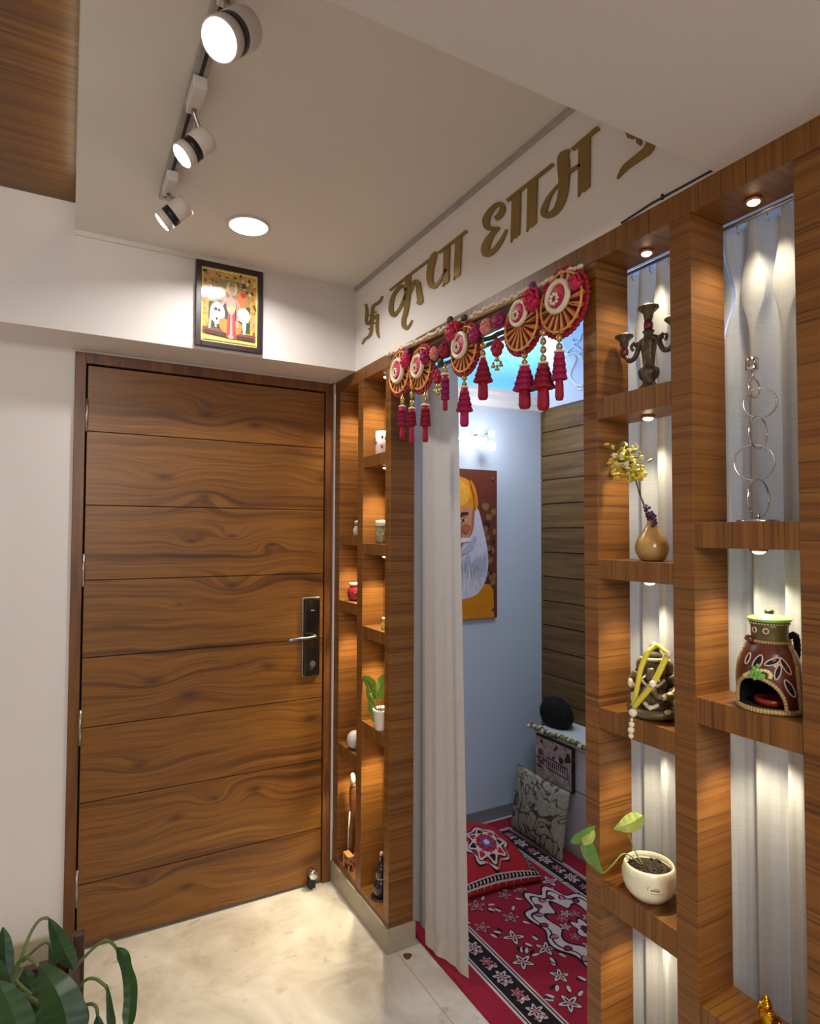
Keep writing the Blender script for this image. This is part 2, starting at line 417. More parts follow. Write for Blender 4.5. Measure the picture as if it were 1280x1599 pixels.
# ------------------------------------------------------------------ partition, near the door
D = .10
part_l = thing('shelf_partition', 'narrow wooden shelf partition with two niche columns beside the front door', 'shelf unit', (0, -.27, .085))
def wbox(name, lo, hi, mat, par, bev=.0012):
    b_ = BM(); box(b_, lo, hi); return obj(name, b_, mat, par, bevel=bev)
TOPZ, HD = 2.15, 2.10
for y0, y1 in ((-.061, -.004), (-.299, -.249), (-.538, -.497)):
    wbox('stile', (0, y0, .085), (D, y1, HD), WOOD_Z, part_l)
wbox('back_panel', (D-.008, -.53, .09), (D-.001, -.01, HD), WOOD_Z, part_l)
wbox('bottom_board', (.0005, -.4975, .085), (D-.008, -.0605, .112), WOOD_Y, part_l)
L1 = [(1.478,1.438),(1.203,1.157),(.600,.552)]; L2 = [(1.790,1.746),(1.448,1.404),(1.124,1.078),(.754,.708)]
for zt, zb in L1: wbox('shelf', (.001, -.2495, zb), (D-.008, -.0605, zt), WOOD_Y, part_l)
for zt, zb in L2: wbox('shelf', (.001, -.4975, zb), (D-.008, -.2985, zt), WOOD_Y, part_l)
# header over the whole run
hd = BM(); box(hd, (-.001, -2.06, HD), (D+.001, -.003, TOPZ)); header = obj('header_beam', hd, WOOD_Y, None, loc=(0, -1.0, HD), bevel=.0012)
tag(header, 'long wooden header beam under the white wall with gold lettering', 'beam')
# ------------------------------------------------------------------ partition, near the camera
part_r = thing('shelf_partition', 'tall wooden lattice partition with open niches backed by pale curtains', 'shelf unit', (0, -1.76, .085))
for y0, y1 in ((-1.543, -1.502), (-1.783, -1.736), (-2.045, -1.974)):
    wbox('stile', (0, y0, .085), (D, y1, HD), WOOD_Z, part_r)
wbox('bottom_board', (.0005, -1.974, .085), (D, -1.5425, .12), WOOD_Y, part_r)
R1 = [(1.789,1.742),(1.433,1.391),(1.111,1.066),(.738,.686),(.40,.352)]; R2 = [(1.511,1.464),(1.188,1.140),(.633,.585)]
for zt, zb in R1: wbox('shelf', (.001, -1.7365, zb), (D, -1.5425, zt), WOOD_Y, part_r)
for zt, zb in R2: wbox('shelf', (.001, -1.9745, zb), (D, -1.7825, zt), WOOD_Y, part_r)

# niche puck lights: each its own thing set into the board above
def puck(c, label, grp, energy=.55):
    t = thing('puck_light', label, 'light', c, grp)
    b_ = BM(); lathe(b_, [(.0135,0),(.0155,-.002),(.0145,-.005),(.0105,-.0055)], c, 22); obj('trim_ring', b_, plain('copper_ring', srgb(196,150,120), .3, .8), t)
    b_ = BM(); lathe(b_, [(.0110,-.003),(.0102,-.0070),(.0065,-.0095),(.001,-.0105)], c, 18); obj('lens', b_, PUCK, t)
    l = light('puck_lamp', 'SPOT', Vector(c)+Vector((0,0,-.014)), energy*1.35, (1, .87, .60), .010, Vector(c)+Vector((0,0,-1)), 104, .75)
GN = 'puck lights in the niches of the partition'
Y1, Y2, X1 = -1.631, -1.870, .06
names1 = ['puck light under the header above the dark candelabra', 'puck light under the shelf above the vase of dried yellow flowers', 'puck light under the shelf above the seated bronze idol',
          'puck light under the shelf above the trailing pothos pot', 'puck light under the shelf that carries the cream pothos pot']
for zt, nm in zip([HD]+[b for a, b in R1[:4]], names1): puck((X1, Y1, zt), nm, GN, 2.8)
names2 = ['puck light under the header above the chrome ring candle holder', 'puck light under the shelf above the painted clay pot burner', 'puck light under the shelf above the small golden figurine']
for zt, nm in zip([HD]+[b for a, b in R2[:2]], names2): puck((X1, Y2, zt), nm, GN, 3.2)
names3 = ['puck light at the top of the niche with the tiny glass jar', 'puck light above the red jar beside the door', 'puck light above the round white ball', 'puck light above the slender carved figure']
for zt, nm in zip([HD]+[b for a, b in L1], names3): puck((.05, -.165, zt), nm, GN, 7)
names4 = ['puck light above the white patterned mug', 'puck light above the jar with a pale lid', 'puck light above the tiny yellow bottle', 'puck light above the small leafy plant in a white pot', 'puck light above the dark bottle']
for zt, nm in zip([HD]+[b for a, b in L2], names4): puck((.05, -.40, zt), nm, GN, 7)

# ------------------------------------------------------------------ gold lettering on the sign wall
def c1(p): return (560+p[0]/7.111, 350+p[1]/7.111)
def c2(p): return (740+p[0]/4.267, 180+p[1]/4.267)
def stroke(bm, conv, pts, n=5, mi=0):
    """brush stroke (x, y, width) on the sign wall, raised 5 mm"""
    q = smooth2d([tuple(map(float, p)) for p in pts], n) if len(pts) > 2 else [tuple(map(float, p)) for p in pts]
    Lf, Rt = [], []
    for i, (x, y, wd) in enumerate(q):
        a_, b_ = q[max(i-1, 0)], q[min(i+1, len(q)-1)]
        dx, dy = b_[0]-a_[0], b_[1]-a_[1]; ln = math.hypot(dx, dy) or 1
        nx, ny = -dy/ln*wd/2, dx/ln*wd/2
        Lf.append(at(*conv((x+nx, y+ny)), 0, -.0005)); Rt.append(at(*conv((x-nx, y-ny)), 0, -.0005))
    off = Vector((-.005, 0, 0))
    va = [(bm.verts.new(l), bm.verts.new(l+off), bm.verts.new(r+off), bm.verts.new(r)) for l, r in zip(Lf, Rt)]
    for s, t in zip(va[:-1], va[1:]):
        for k in range(4):
            bm.faces.new((s[k], s[(k+1) % 4], t[(k+1) % 4], t[k]))
    bm.faces.new(va[0]); bm.faces.new(va[-1][::-1])
def poly_letter(bm, conv, pts): prism(bm, [at(*conv(p), 0, -.0005) for p in pts], (-.005, 0, 0))
def vbar(bm, conv, x0, y0, x1, y1, wd, slope=-.75):
    h = wd/2; s = slope
    poly_letter(bm, conv, [(x0-h, y0-h*s), (x0+h, y0+h*s), (x1+h, y1+h*s), (x1-h*.1, y1-h*.2*s+4), (x1-h*.3, y1-8), (x1-h, y1-h*s+14)])
bm = BM()
stroke(bm, c1, [(272,798,10),(240,862,26),(176,905,30),(158,955,26),(150,1080,30),(146,1180,28),(126,1240,26),(75,1280,22),(44,1335,6)])
stroke(bm, c1, [(84,888,16),(98,960,26),(92,1060,26),(104,1112,26),(150,1070,26),(206,1016,24)])
stroke(bm, c1, [(218,1000,20),(212,1110,26),(214,1190,26),(231,1262,12)])
for p in ((132,1015),(190,978),(122,1165),(183,1100)):
    poly_letter(bm, c1, [(p[0]+11*math.cos(t*math.pi/4), p[1]+11*math.sin(t*math.pi/4)) for t in range(8)])
s_ = obj('sign_symbol', bm, GOLD, loc=at(*c1((150,1080)), 0, 0)); tag(s_, 'gold swastika symbol at the corner end of the white sign wall', 'sign symbol')
w1 = thing('sign_word', 'gold raised word of two letters nearest the swastika on the sign wall', 'lettering', at(*c1((750,600)), 0, 0))
bm = BM(); stroke(bm, c1, [(352,738,20),(580,560,24),(792,398,24)])
stroke(bm, c1, [(562,575,52),(552,700,60),(545,820,66),(534,960,46),(508,1060,42),(510,1130,44),(535,1158,30),(575,1118,16),(600,1066,6)])
stroke(bm, c1, [(540,735,44),(505,690,36),(450,715,34),(388,810,36),(366,940,50),(392,1012,44),(452,955,26),(505,850,30),(540,760,40)])
stroke(bm, c1, [(586,760,14),(605,690,26),(632,640,40),(664,660,50),(678,760,56),(690,850,60),(662,890,30)])
obj('letter', bm, GOLD, w1)
bm = BM(); stroke(bm, c1, [(868,312,30),(838,370,66),(808,480,72),(796,600,66),(822,690,56),(880,668,34),(935,590,20),(985,500,24)])
vbar(bm, c1, 988, 275, 975, 660, 66); stroke(bm, c1, [(896,322,24),(1206,80,30)])
vbar(bm, c1, 1118, 170, 1098, 585, 72); obj('letter', bm, GOLD, w1)
w2 = thing('sign_word', 'gold raised word in the middle of the white sign wall', 'lettering', at(*c2((450,480)), 0, 0))
bm = BM(); stroke(bm, c2, [(148,692,30),(178,668,38),(196,622,34),(176,592,26),(128,624,32),(88,690,44),(92,742,40),(130,760,26),(172,752,12)])
stroke(bm, c2, [(170,756,12),(122,800,34),(84,874,52),(84,925,44),(132,908,30),(184,842,24),(224,762,10)]); obj('letter', bm, GOLD, w2)
bm = BM(); stroke(bm, c2, [(226,572,20),(532,330,20)]); vbar(bm, c2, 288, 530, 280, 815, 58); vbar(bm, c2, 396, 448, 388, 742, 62); obj('letter', bm, GOLD, w2)
bm = BM(); stroke(bm, c2, [(640,232,10),(604,275,66),(602,340,78),(604,440,66),(594,540,58),(556,632,44),(494,672,34),(470,645,40),(500,560,26),(540,500,16),(582,455,18)])
stroke(bm, c2, [(632,385,24),(715,332,20)]); stroke(bm, c2, [(660,232,22),(834,86,26)]); vbar(bm, c2, 742, 178, 738, 505, 76); obj('letter', bm, GOLD, w2)
w3 = thing('sign_word', 'gold curved letter cut off by the ceiling beam on the sign wall', 'lettering', at(*c2((1100,260)), 0, 0))
bm = BM(); poly_letter(bm, c2, [(1012,60),(1050,70),(1100,110),(1096,138),(1060,162),(1032,155),(1020,128)])
stroke(bm, c2, [(1192,110,50),(1186,180,58),(1160,236,56),(1090,292,46),(1012,352,36),(960,426,6)]); stroke(bm, c2, [(1122,138,10),(1102,158,26),(1108,188,28),(1116,200,8)])
obj('letter', bm, GOLD, w3)
# thin black cable on the header's top edge
bm = BM(); tube(bm, [(-.004, -1.62, TOPZ+.001), (-.005, -1.70, TOPZ+.006), (-.005, -1.838, TOPZ+.004)], .0022, 6); tube(bm, [(-.005,-1.725,TOPZ+.002),(-.005,-1.725,TOPZ+.012)], .003, 6)
tag(obj('cable', bm, BPLAST, loc=(-.004,-1.7,TOPZ)), 'thin black cable lying along the top edge of the wooden header', 'cable')

# ------------------------------------------------------------------ ceiling lights
dl = thing('recessed_downlight', 'round glowing downlight set in the white ceiling', 'light', (-.524,-.538,CEIL_Z))
bm = BM(); lathe(bm, [(.070,0),(.070,-.004),(.062,-.006),(.060,-.002)], dl.location, 40); obj('rim', bm, WPLAST, dl)
bm = BM(); lathe(bm, [(.0605,-.002),(.0605,-.0045),(.002,-.0055)], dl.location, 40); obj('diffuser', bm, DOWN, dl)
rail = thing('light_track', 'grey metal light track on the ceiling carrying three spotlights', 'track', (-.79,-1.2,CEIL_Z))
bm = BM(); box(bm, (-.806,-1.83,CEIL_Z-.018), (-.776,-.60,CEIL_Z)); obj('rail', bm, plain('track_grey', srgb(160,156,152), .4, .3), rail, bevel=.002)
bm = BM(); box(bm, (-.795,-1.82,CEIL_Z-.0188), (-.787,-.62,CEIL_Z-.0178)); obj('slot', bm, BPLAST, rail)
def spot(label, Lp, Bp, Ap, rad):
    """lens centre, back centre, adapter position along the rail"""
    Lp, Bp = Vector(Lp), Vector(Bp); ax = (Lp-Bp).normalized(); ln = (Lp-Bp).length
    t = thing('track_spotlight', label, 'spotlight', (-.791, Ap, CEIL_Z-.018), 'spotlights on the ceiling track')
    b_ = BM(); box(b_, (-.806, Ap-.05, CEIL_Z-.046), (-.776, Ap+.05, CEIL_Z-.0185)); obj('adapter', b_, WPLAST, t, bevel=.003)
    q = Vector((0,0,1)).rotation_difference(ax).to_matrix()
    piv = Bp+ax*ln*.3
    b_ = BM(); up = Vector((-.791, Ap+.03, CEIL_Z-.044))
    tube(b_, [up, up+Vector((0,0,-.012)), piv+Vector((0,0,rad*.9)), piv+Vector((0,0,rad*.6))], .006, 8); obj('arm', b_, STEEL, t)
    b_ = BM(); lathe(b_, [(rad*.86,0),(rad*.97,.004),(rad,.012),(rad,ln*.52),(rad*.96,ln*.53)], Bp, 30, mat=q); hd_ = obj('body', b_, WPLAST, t)
    b_ = BM(); lathe(b_, [(rad*.96,ln*.53),(rad*.96,ln*.76)], Bp, 30, mat=q); obj('band', b_, BPLAST, hd_)
    b_ = BM(); lathe(b_, [(rad*.98,ln*.76),(rad*.98,ln*.985),(rad*.9,ln)], Bp, 30, mat=q); obj('rim', b_, WPLAST, hd_)
    b_ = BM(); lathe(b_, [(rad*.9,ln*.99),(rad*.8,ln*1.03),(rad*.4,ln*1.06),(.0005,ln*1.07)], Bp, 26, mat=q); obj('lens', b_, LAMP, hd_)
    light('track_lamp', 'SPOT', Lp+ax*ln*.15, 9, (1,.95,.9), rad*.7, Lp+ax, 60, .4)
spot('track spotlight nearest the camera glowing brightest', at(342,63,2,2.330), at(383,44,2,2.405), -1.46, .036)
spot('middle track spotlight with a black band', at(284,244,2,2.342), at(325,216,2,2.400), -1.13, .029)
spot('track spotlight at the far end of the rail nearest the door', at(253,347,2,2.348), at(292,319,2,2.402), -.73, .029)

# ------------------------------------------------------------------ framed picture on the beam
pic = thing('framed_picture', 'dark framed colourful devotional print on the white beam above the door', 'picture', (-.513, BEAM_Y, 2.165))
px0, px1, pz0, pz1, py = -.635, -.391, 2.163, 2.476, BEAM_Y
bm = BM(); fw = .02
for lo, hi in (((px0,py-.018,pz0),(px0+fw,py,pz1)), ((px1-fw,py-.018,pz0),(px1,py,pz1)), ((px0+fw,py-.018,pz0),(px1-fw,py,pz0+fw)), ((px0+fw,py-.018,pz1-fw),(px1-fw,py,pz1))): box(bm, lo, hi)
obj('frame', bm, plain('dark_frame', srgb(44,30,34), .35), pic, bevel=.002)
def gl(name, c): return plain('print_'+name, c, .6, 0, .22, 90, coat=.8)
PM = [gl('gold', srgb(206,160,62)), gl('yellow', srgb(236,214,110)), gl('green', srgb(40,66,30)), gl('orange', srgb(214,120,44)), gl('red', srgb(196,44,52)),
      gl('white', srgb(224,220,214)), gl('pink', srgb(214,140,130)), gl('brown', srgb(120,56,34)), gl('dark', srgb(56,30,24)), gl('sage', srgb(150,144,96)), gl('skin', srgb(196,156,150))]
bm = BM(); box(bm, (px0+fw-.002, py-.010, pz0+fw-.002), (px1-fw+.002, py-.004, pz1-fw+.002))
lay = [0]
def P(pts, mi, up=None):
    lay[0] += 1; y = py-.0101-lay[0]*.00004
    X0, X1, Z0, Z1 = px0+fw, px1-fw, pz0+fw, pz1-fw
    flat(bm, [(X0+(X1-X0)*a, y, Z1-(Z1-Z0)*b) for a, b in pts], mi)
def el(cx, cy, rx, ry, n=18, rot=0):
    return [(cx+rx*math.cos(2*math.pi*k/n)*math.cos(rot)-ry*math.sin(2*math.pi*k/n)*math.sin(rot), cy+rx*math.cos(2*math.pi*k/n)*math.sin(rot)+ry*math.sin(2*math.pi*k/n)*math.cos(rot)) for k in range(n)]
P([(0,0),(1,0),(1,1),(0,1)], 1); P([(.03,.03),(.97,.03),(.97,.96),(.03,.96)], 0); P([(.13,.12),(.87,.12),(.87,.82),(.13,.82)], 9)
P([(.13,.45),(.87,.45),(.87,.82),(.13,.82)], 2)
rnd = random.Random(4)
for k in range(60):
    a, b = rnd.uniform(.05,.95), rnd.uniform(.04,.30); P(el(a, b, rnd.uniform(.015,.04), rnd.uniform(.012,.03), 7), rnd.choice([7,3,9,8,6,1]))
for k in range(26):
    a, b = rnd.choice([rnd.uniform(.04,.12), rnd.uniform(.88,.96)]), rnd.uniform(.3,.9); P(el(a, b, .022, .03, 7), rnd.choice([3,0,6,7]))
P(el(.34,.33,.09,.10), 6); P(el(.31,.30,.05,.05), 4); P(el(.72,.36,.09,.12), 3); P(el(.74,.30,.05,.04), 4); P(el(.72,.44,.08,.10), 3)
P([(.03,.80),(.97,.84),(.97,.92),(.03,.88)], 7); P([(.05,.84),(.95,.88),(.95,.93),(.05,.89)], 8); P([(.03,.93),(.97,.94),(.97,.97),(.03,.97)], 1)
P(el(.28,.60,.13,.15), 5); P(el(.74,.58,.12,.10), 5); P([(.15,.60),(.19,.60),(.16,.82),(.13,.82)], 5); P([(.22,.68),(.26,.68),(.27,.80),(.24,.80)], 5); P([(.72,.64),(.80,.64),(.78,.84),(.74,.84)], 5)
P([(.84,.55),(.88,.58),(.83,.68),(.81,.67)], 5); P(el(.25,.55,.03,.025), 8); P(el(.31,.56,.025,.02), 8); P(el(.27,.68,.02,.02), 8)
P(el(.42,.76,.13,.09,14,.5), 3); P(el(.62,.77,.11,.09,14,-.4), 3); P([(.47,.54),(.58,.54),(.62,.92),(.44,.92)], 4); P([(.51,.55),(.54,.55),(.55,.92),(.50,.92)], 6)
P(el(.52,.47,.085,.13), 10); P(el(.53,.24,.10,.10), 1); P(el(.53,.27,.06,.075), 10); P([(.47,.21),(.60,.21),(.57,.14),(.53,.12),(.49,.14)], 9)
P([(.43,.36),(.47,.38),(.37,.50),(.33,.48)], 10); P([(.58,.38),(.62,.36),(.70,.48),(.66,.50)], 6); P([(.61,.40),(.64,.40),(.66,.76),(.62,.76)], 6); P(el(.53,.52,.05,.04), 1); P(el(.52,.90,.05,.03), 6)
obj('print', bm, PM, pic, recalc=False)

# ------------------------------------------------------------------ door garland (toran)
GX = -.012
tor = thing('door_garland', 'pink and gold bead garland with discs and tassels hung across the doorway', 'garland', (GX, -1.02, 2.10))
PINK = plain('magenta_thread', srgb(178,24,88), .7, 0, .35, 260); CRIM = plain('crimson_thread', srgb(160,18,52), .7, 0, .35, 260); ROSE = plain('rose_silk', srgb(196,36,84), .5, 0, .3, 120)
SALM = plain('salmon_silk', srgb(224,140,124), .55, 0, .15, 90); MAUVE = plain('mauve_silk', srgb(160,28,96), .5, 0, .3, 120); PURP = plain('purple_silk', srgb(86,54,100), .6)
FANG = plain('gold_fan_thread', srgb(226,158,84), .45, .1, .25, 220); FANR = plain('red_fan_fold', srgb(110,24,28), .6, 0, .2, 120); PEARL = plain('pearl_beads', srgb(232,222,196), .3, 0, .08); BRASS = plain('brass_bead', srgb(190,164,98), .28, .7, .15); GRN = plain('green_leaf_cloth', srgb(56,62,40), .7)
def G(u, v, dx=0): return at(u, v, 0, GX-dx)
# hanging band
a0, a1 = G(608, 556), G(908, 420)
bm = BM(); rnd = random.Random(8); N = 60
tube(bm, [a0.lerp(a1, k/20) for k in range(21)], .006, 6)
obj('band', bm, plain('gold_braid', srgb(196,168,112), .5, .2, .3, 200), tor)
for k in range(46):
    pass
bm = BM()
for k in range(64):
    p = a0.lerp(a1, k/63); ell(bm, p+Vector((-.006, 0, rnd.uniform(.002,.010))), (.006, .011, .006), 8, 6)
obj('bead_row', bm, PEARL, tor)['kind'] = 'stuff'
def disc(uc, vc, ryp, ui, vi, riy):
    c = G(uc, vc, .004); s = mpp(c); rad = ryp*s
    pr = BM()
    # pleated fan: radial pleats, alternating folds
    n = 34; cv = [pr.verts.new(c+Vector((-.010,0,0)))]; 
    rim = []
    for k in range(n*2):
        a_ = 2*math.pi*k/(n*2); rim.append(pr.verts.new(c+Vector((-.002-(.007 if k % 2 else 0), rad*math.cos(a_), rad*math.sin(a_)))))
    for k in range(n*2):
        f = pr.faces.new((cv[0], rim[k], rim[(k+1) % (n*2)])); f.material_index = 0 if ((k+1)//2) % 2 else 1
    bk = [pr.verts.new(c+Vector((.003, rad*math.cos(2*math.pi*k/(n*2)), rad*math.sin(2*math.pi*k/(n*2))))) for k in range(n*2)]
    for k in range(n*2):
        f = pr.faces.new((rim[k], bk[k], bk[(k+1) % (n*2)], rim[(k+1) % (n*2)])); f.material_index = 1
    d_ = obj('fan_disc', pr, [FANG, FANR], tor)
    b_ = BM()
    for k in range(40):
        a_ = 2*math.pi*k/40; p = c+Vector((0, (rad+.004)*math.cos(a_), (rad+.004)*math.sin(a_))); ell(b_, p, (.005,.008,.008), 7, 5)
    obj('frill', b_, CRIM, d_)
    b_ = BM(); torus(b_, c+Vector((-.008,0,0)), (1,0,0), rad*.93, .0032, 48, 6); obj('braid_ring', b_, FANG, d_)
    ci = G(ui, vi, .022); ri = riy*mpp(ci)
    b_ = BM(); torus(b_, ci, (1,0,0), ri, ri*.20, 44, 8); m_ = obj('medallion', b_, PEARL, tor)
    b_ = BM(); ell(b_, ci+Vector((.002,0,0)), (.006, ri*.86, ri*.86), 24, 8); obj('cushion', b_, ROSE, m_)
    b_ = BM()
    for k in range(8):
        a_ = 2*math.pi*k/8; ell(b_, ci+Vector((-.006, ri*.32*math.cos(a_)+ri*.15, ri*.32*math.sin(a_)-ri*.15)), ri*.13, 8, 6)
    obj('bead_flower', b_, PEARL, m_)
disc(879, 473, 49, 870, 463, 23); disc(817, 508, 42, 809, 489, 18); disc(727, 546, 37, 717, 539, 18); disc(659, 576, 34, 651, 572, 16); disc(626, 582, 34, 620, 579, 17)
def rosef(u, v, rp, mat, dx=.018):
    c = G(u, v, dx); r = 1.2*rp*mpp(c); b_ = BM(); rr = random.Random(int(u*7+v))
    ell(b_, c, r*.62, 10, 8)
    for ring, (n, d_, sz) in enumerate(((5, .42, .5), (7, .70, .48))):
        for k in range(n):
            a_ = 2*math.pi*k/n+ring*.4+rr.uniform(-.15,.15)
            nv = Vector((-.55+ring*.2, math.cos(a_), math.sin(a_))).normalized()
            q = Vector((0,0,1)).rotation_difference(nv).to_matrix()
            ell(b_, c+Vector((-r*(.35-.2*ring), math.cos(a_)*r*d_, math.sin(a_)*r*d_)), (r*sz, r*sz*.9, r*.16), 10, 6, mat=Quaternion((0,0,1), rr.uniform(0,1)).to_matrix() @ q)
    obj('silk_flower', b_, mat, tor)
for u, v, rp, mt in ((832,467,17,ROSE),(779,501,12,MAUVE),(760,510,12,SALM),(742,523,12,MAUVE),(709,518,16,ROSE),(695,546,11,CRIM),(679,552,10,SALM),(665,557,11,MAUVE),(634,563,11,ROSE),(855,452,9,CRIM),(899,440,12,ROSE)):
    rosef(u, v, rp, mt)
for u, v, mt in ((834,446,PURP),(637,552,PURP),(705,500,GRN),(727,497,GRN),(798,505,CRIM),(690,565,GRN)):
    c = G(u, v, .01); b_ = BM(); r = 8*mpp(c); 
    ell(b_, c+Vector((-.006,0,0)), (r*.5, r*.95, r*.7), 12, 8)
    obj('bow', b_, mt, tor)
# green leaf cloth strip beneath the flowers
bm = BM()
p, q = G(612, 590, .004), G(905, 470, .004)
tube(bm, [p.lerp(q, k/40)+Vector((0,0,.002*math.sin(k*1.9))) for k in range(41)], .007, 8)
obj('leaf_strip', bm, GRN, tor)
def tassel(u, vb, vt, vf, ve, h0, h1, nb, mat, mat2):
    """bead top, skirt top, skirt foot, tassel end; half widths in photo pixels"""
    b0, t0, f0, e0 = G(u, vb, .02), G(u, vt, .02), G(u, vf, .02), G(u, ve, .02); s = mpp(t0)
    x, y = t0.x, t0.y
    b_ = BM(); tube(b_, [(x,y,b0.z+.012),(x,y,t0.z)], .0012, 6)
    for k in range(nb):
        z = b0.z+(t0.z-b0.z)*(k+.5)/nb; ell(b_, (x,y,z), (min(.008,(b0.z-t0.z)/nb*.55+.002),)*2+((b0.z-t0.z)/nb*.48,), 10, 7)
    tt = obj('tassel', b_, BRASS, tor)
    b_ = BM(); lathe(b_, [(h0*s*.4, t0.z+.004),(h0*s*1.25, t0.z-.001),(h0*s*1.2, t0.z-.004),(h0*s*.6, t0.z-.005)], (x,y,0), 18); obj('cap', b_, PEARL, tt)
    b_ = BM(); pr = []; n = 4
    for k in range(n):
        f0_, f1_ = k/n, (k+1)/n; za, zb = t0.z-.003+(f0.z-t0.z)*f0_, t0.z-.003+(f0.z-t0.z)*f1_
        ra, rb = (h0+(h1-h0)*f0_)*s, (h0+(h1-h0)*f1_)*s*1.08
        pr += [(ra*.9, za), (rb, zb), (rb*.9, zb-.0015)]
    lathe(b_, pr, (x,y,0), 30, rfun=lambda a_, i: 1+.07*math.cos(a_*15)); obj('skirt', b_, mat, tt)
    b_ = BM(); re = h1*s*.42+.002; zf = f0.z+.006
    lathe(b_, [(re*.8, zf), (re, zf+(e0.z-zf)*.4), (re*1.05, zf+(e0.z-zf)*.85), (re*.8, e0.z), (.001, e0.z+.001)], (x,y,0), 26, rfun=lambda a_, i: 1+.09*math.cos(a_*13)); obj('fringe', b_, mat2, tt)
for a_ in ((873,521,548,590,625,7,11,2,PINK,CRIM),(848,513,566,604,640,7,17,4,CRIM,CRIM),(819,551,570,607,638,7,17,2,PINK,CRIM),(754,535,557,594,624,4,14,2,CRIM,CRIM),
           (725,586,604,640,666,5,12,2,PINK,PINK),(628,618,634,662,686,5,7,1,PINK,CRIM),(643,597,637,662,694,5,7,3,CRIM,CRIM),(664,611,632,663,690,6,8,1,CRIM,CRIM),(695,570,584,622,641,6,6,1,MAUVE,CRIM)): tassel(*a_)
def dangler(u, v0, v1):
    p, q = G(u, v0, .02), G(u, v1, .02); x, y = p.x, p.y; s = mpp(p); H = p.z-q.z; b_ = BM()
    tube(b_, [(x,y,p.z+.01),(x,y,q.z+H*.3)], .001, 6)
    for k, (dy, dz) in enumerate(((0,.12),(.25,.28),(-.25,.28),(.1,.42),(-.1,.42))): ell(b_, (x, y+dy*H*.55, p.z-dz*H), H*.13, 8, 6)
    d_ = obj('bell_drop', b_, CRIM, tor); b_ = BM()
    for k, (dy, dz) in enumerate(((0,.64),(.3,.80),(-.3,.84),(0,.92))):
        c = Vector((x, y+dy*H*.6, p.z-dz*H)); lathe(b_, [(.001,.010),(.004,.009),(.005,.002),(.007,-.004),(.006,-.004)], c, 12); tube(b_, [(x,y,p.z-.42*H), c+Vector((0,0,.010))], .0008, 5)
    obj('bells', b_, BRASS, d_)
dangler(776, 528, 580); dangler(683, 577, 618)

# ------------------------------------------------------------------ curtains
def sheet(path, z0, z1f, folds, amp, name, mat, par, nz=40, n=140, gather=None, seed=0):
    """cloth hung along a floor path: folds as a sum of waves, straight hang, slightly gathered"""
    rr = random.Random(seed); ph = [rr.uniform(0, 6.28) for _ in range(4)]
    b_ = BM(); rows = []
    P0, P1 = Vector(path[0]), Vector(path[1])
    for j in range(nz+1):
        t = j/nz; row = []
        for i in range(n+1):
            s = i/n; ss = s
            base = P0.lerp(P1, s)
            if len(path) == 4:
                base = base.lerp(Vector(path[2]).lerp(Vector(path[3]), s), t)
            d = (P1-P0).normalized(); nr = Vector((-d.y, d.x, 0))
            wv = math.sin(folds*6.283*ss+ph[0]+.25*math.sin(2.5*t+ph[1]))+.45*math.sin(folds*2.3*6.283*ss+ph[2]+.7*t)
            wv *= amp*(.75+.35*math.sin(3*t+ph[3]+s*3))
            zb = z0+(z1f-z0)*t
            p = base+nr*wv; row.append(b_.verts.new((p.x, p.y, zb)))
        rows.append(row)
    for j in range(nz):
        for i in range(n):
            f = b_.faces.new((rows[j][i], rows[j][i+1], rows[j+1][i+1], rows[j+1][i])); f.smooth = True
    return obj(name, b_, mat, par)
dcur = thing('doorway_curtain', 'off-white linen curtain drawn to the door side of the shrine opening', 'curtain', (.12,-.70,.04))
pb0, pb1 = at(663,1475,2,.035), at(732,1528,2,.035)
pt0 = Vector((.118,-.575,0)); pt1 = at(714,640,0,.145); pt1.z = 0
q0, q1 = Vector((pb0.x,pb0.y,0)), Vector((pb1.x,pb1.y,0))
qs = (pt0, pt1, q0, q1)
sheet(qs, 2.09, .10, 1.7, .0042, 'cloth', LINEN, dcur, seed=3)
sheet((pt0.lerp(q0,.95), pt1.lerp(q1,.95), q0, q1), .108, .035, 1.7, .0042, 'hem', HEM, dcur, nz=6, seed=3)
dfold = thing('doorway_curtain', 'grey shaded curtain fold tucked behind the linen curtain against the wooden jamb', 'curtain', (.13,-.57,.04))
sheet((Vector((.118,-.40,0)), Vector((.175,-.66,0))), 2.09, .045, 2.2, .010, 'cloth', LINEN, dfold, seed=9)
bm = BM(); tube(bm, [(.125,-.545,2.085),(.135,-1.50,2.085)], .008, 10); tag(obj('curtain_rod', bm, STEEL, loc=(.13,-1.0,2.085)), 'steel curtain rod behind the garland across the shrine doorway', 'curtain rod')

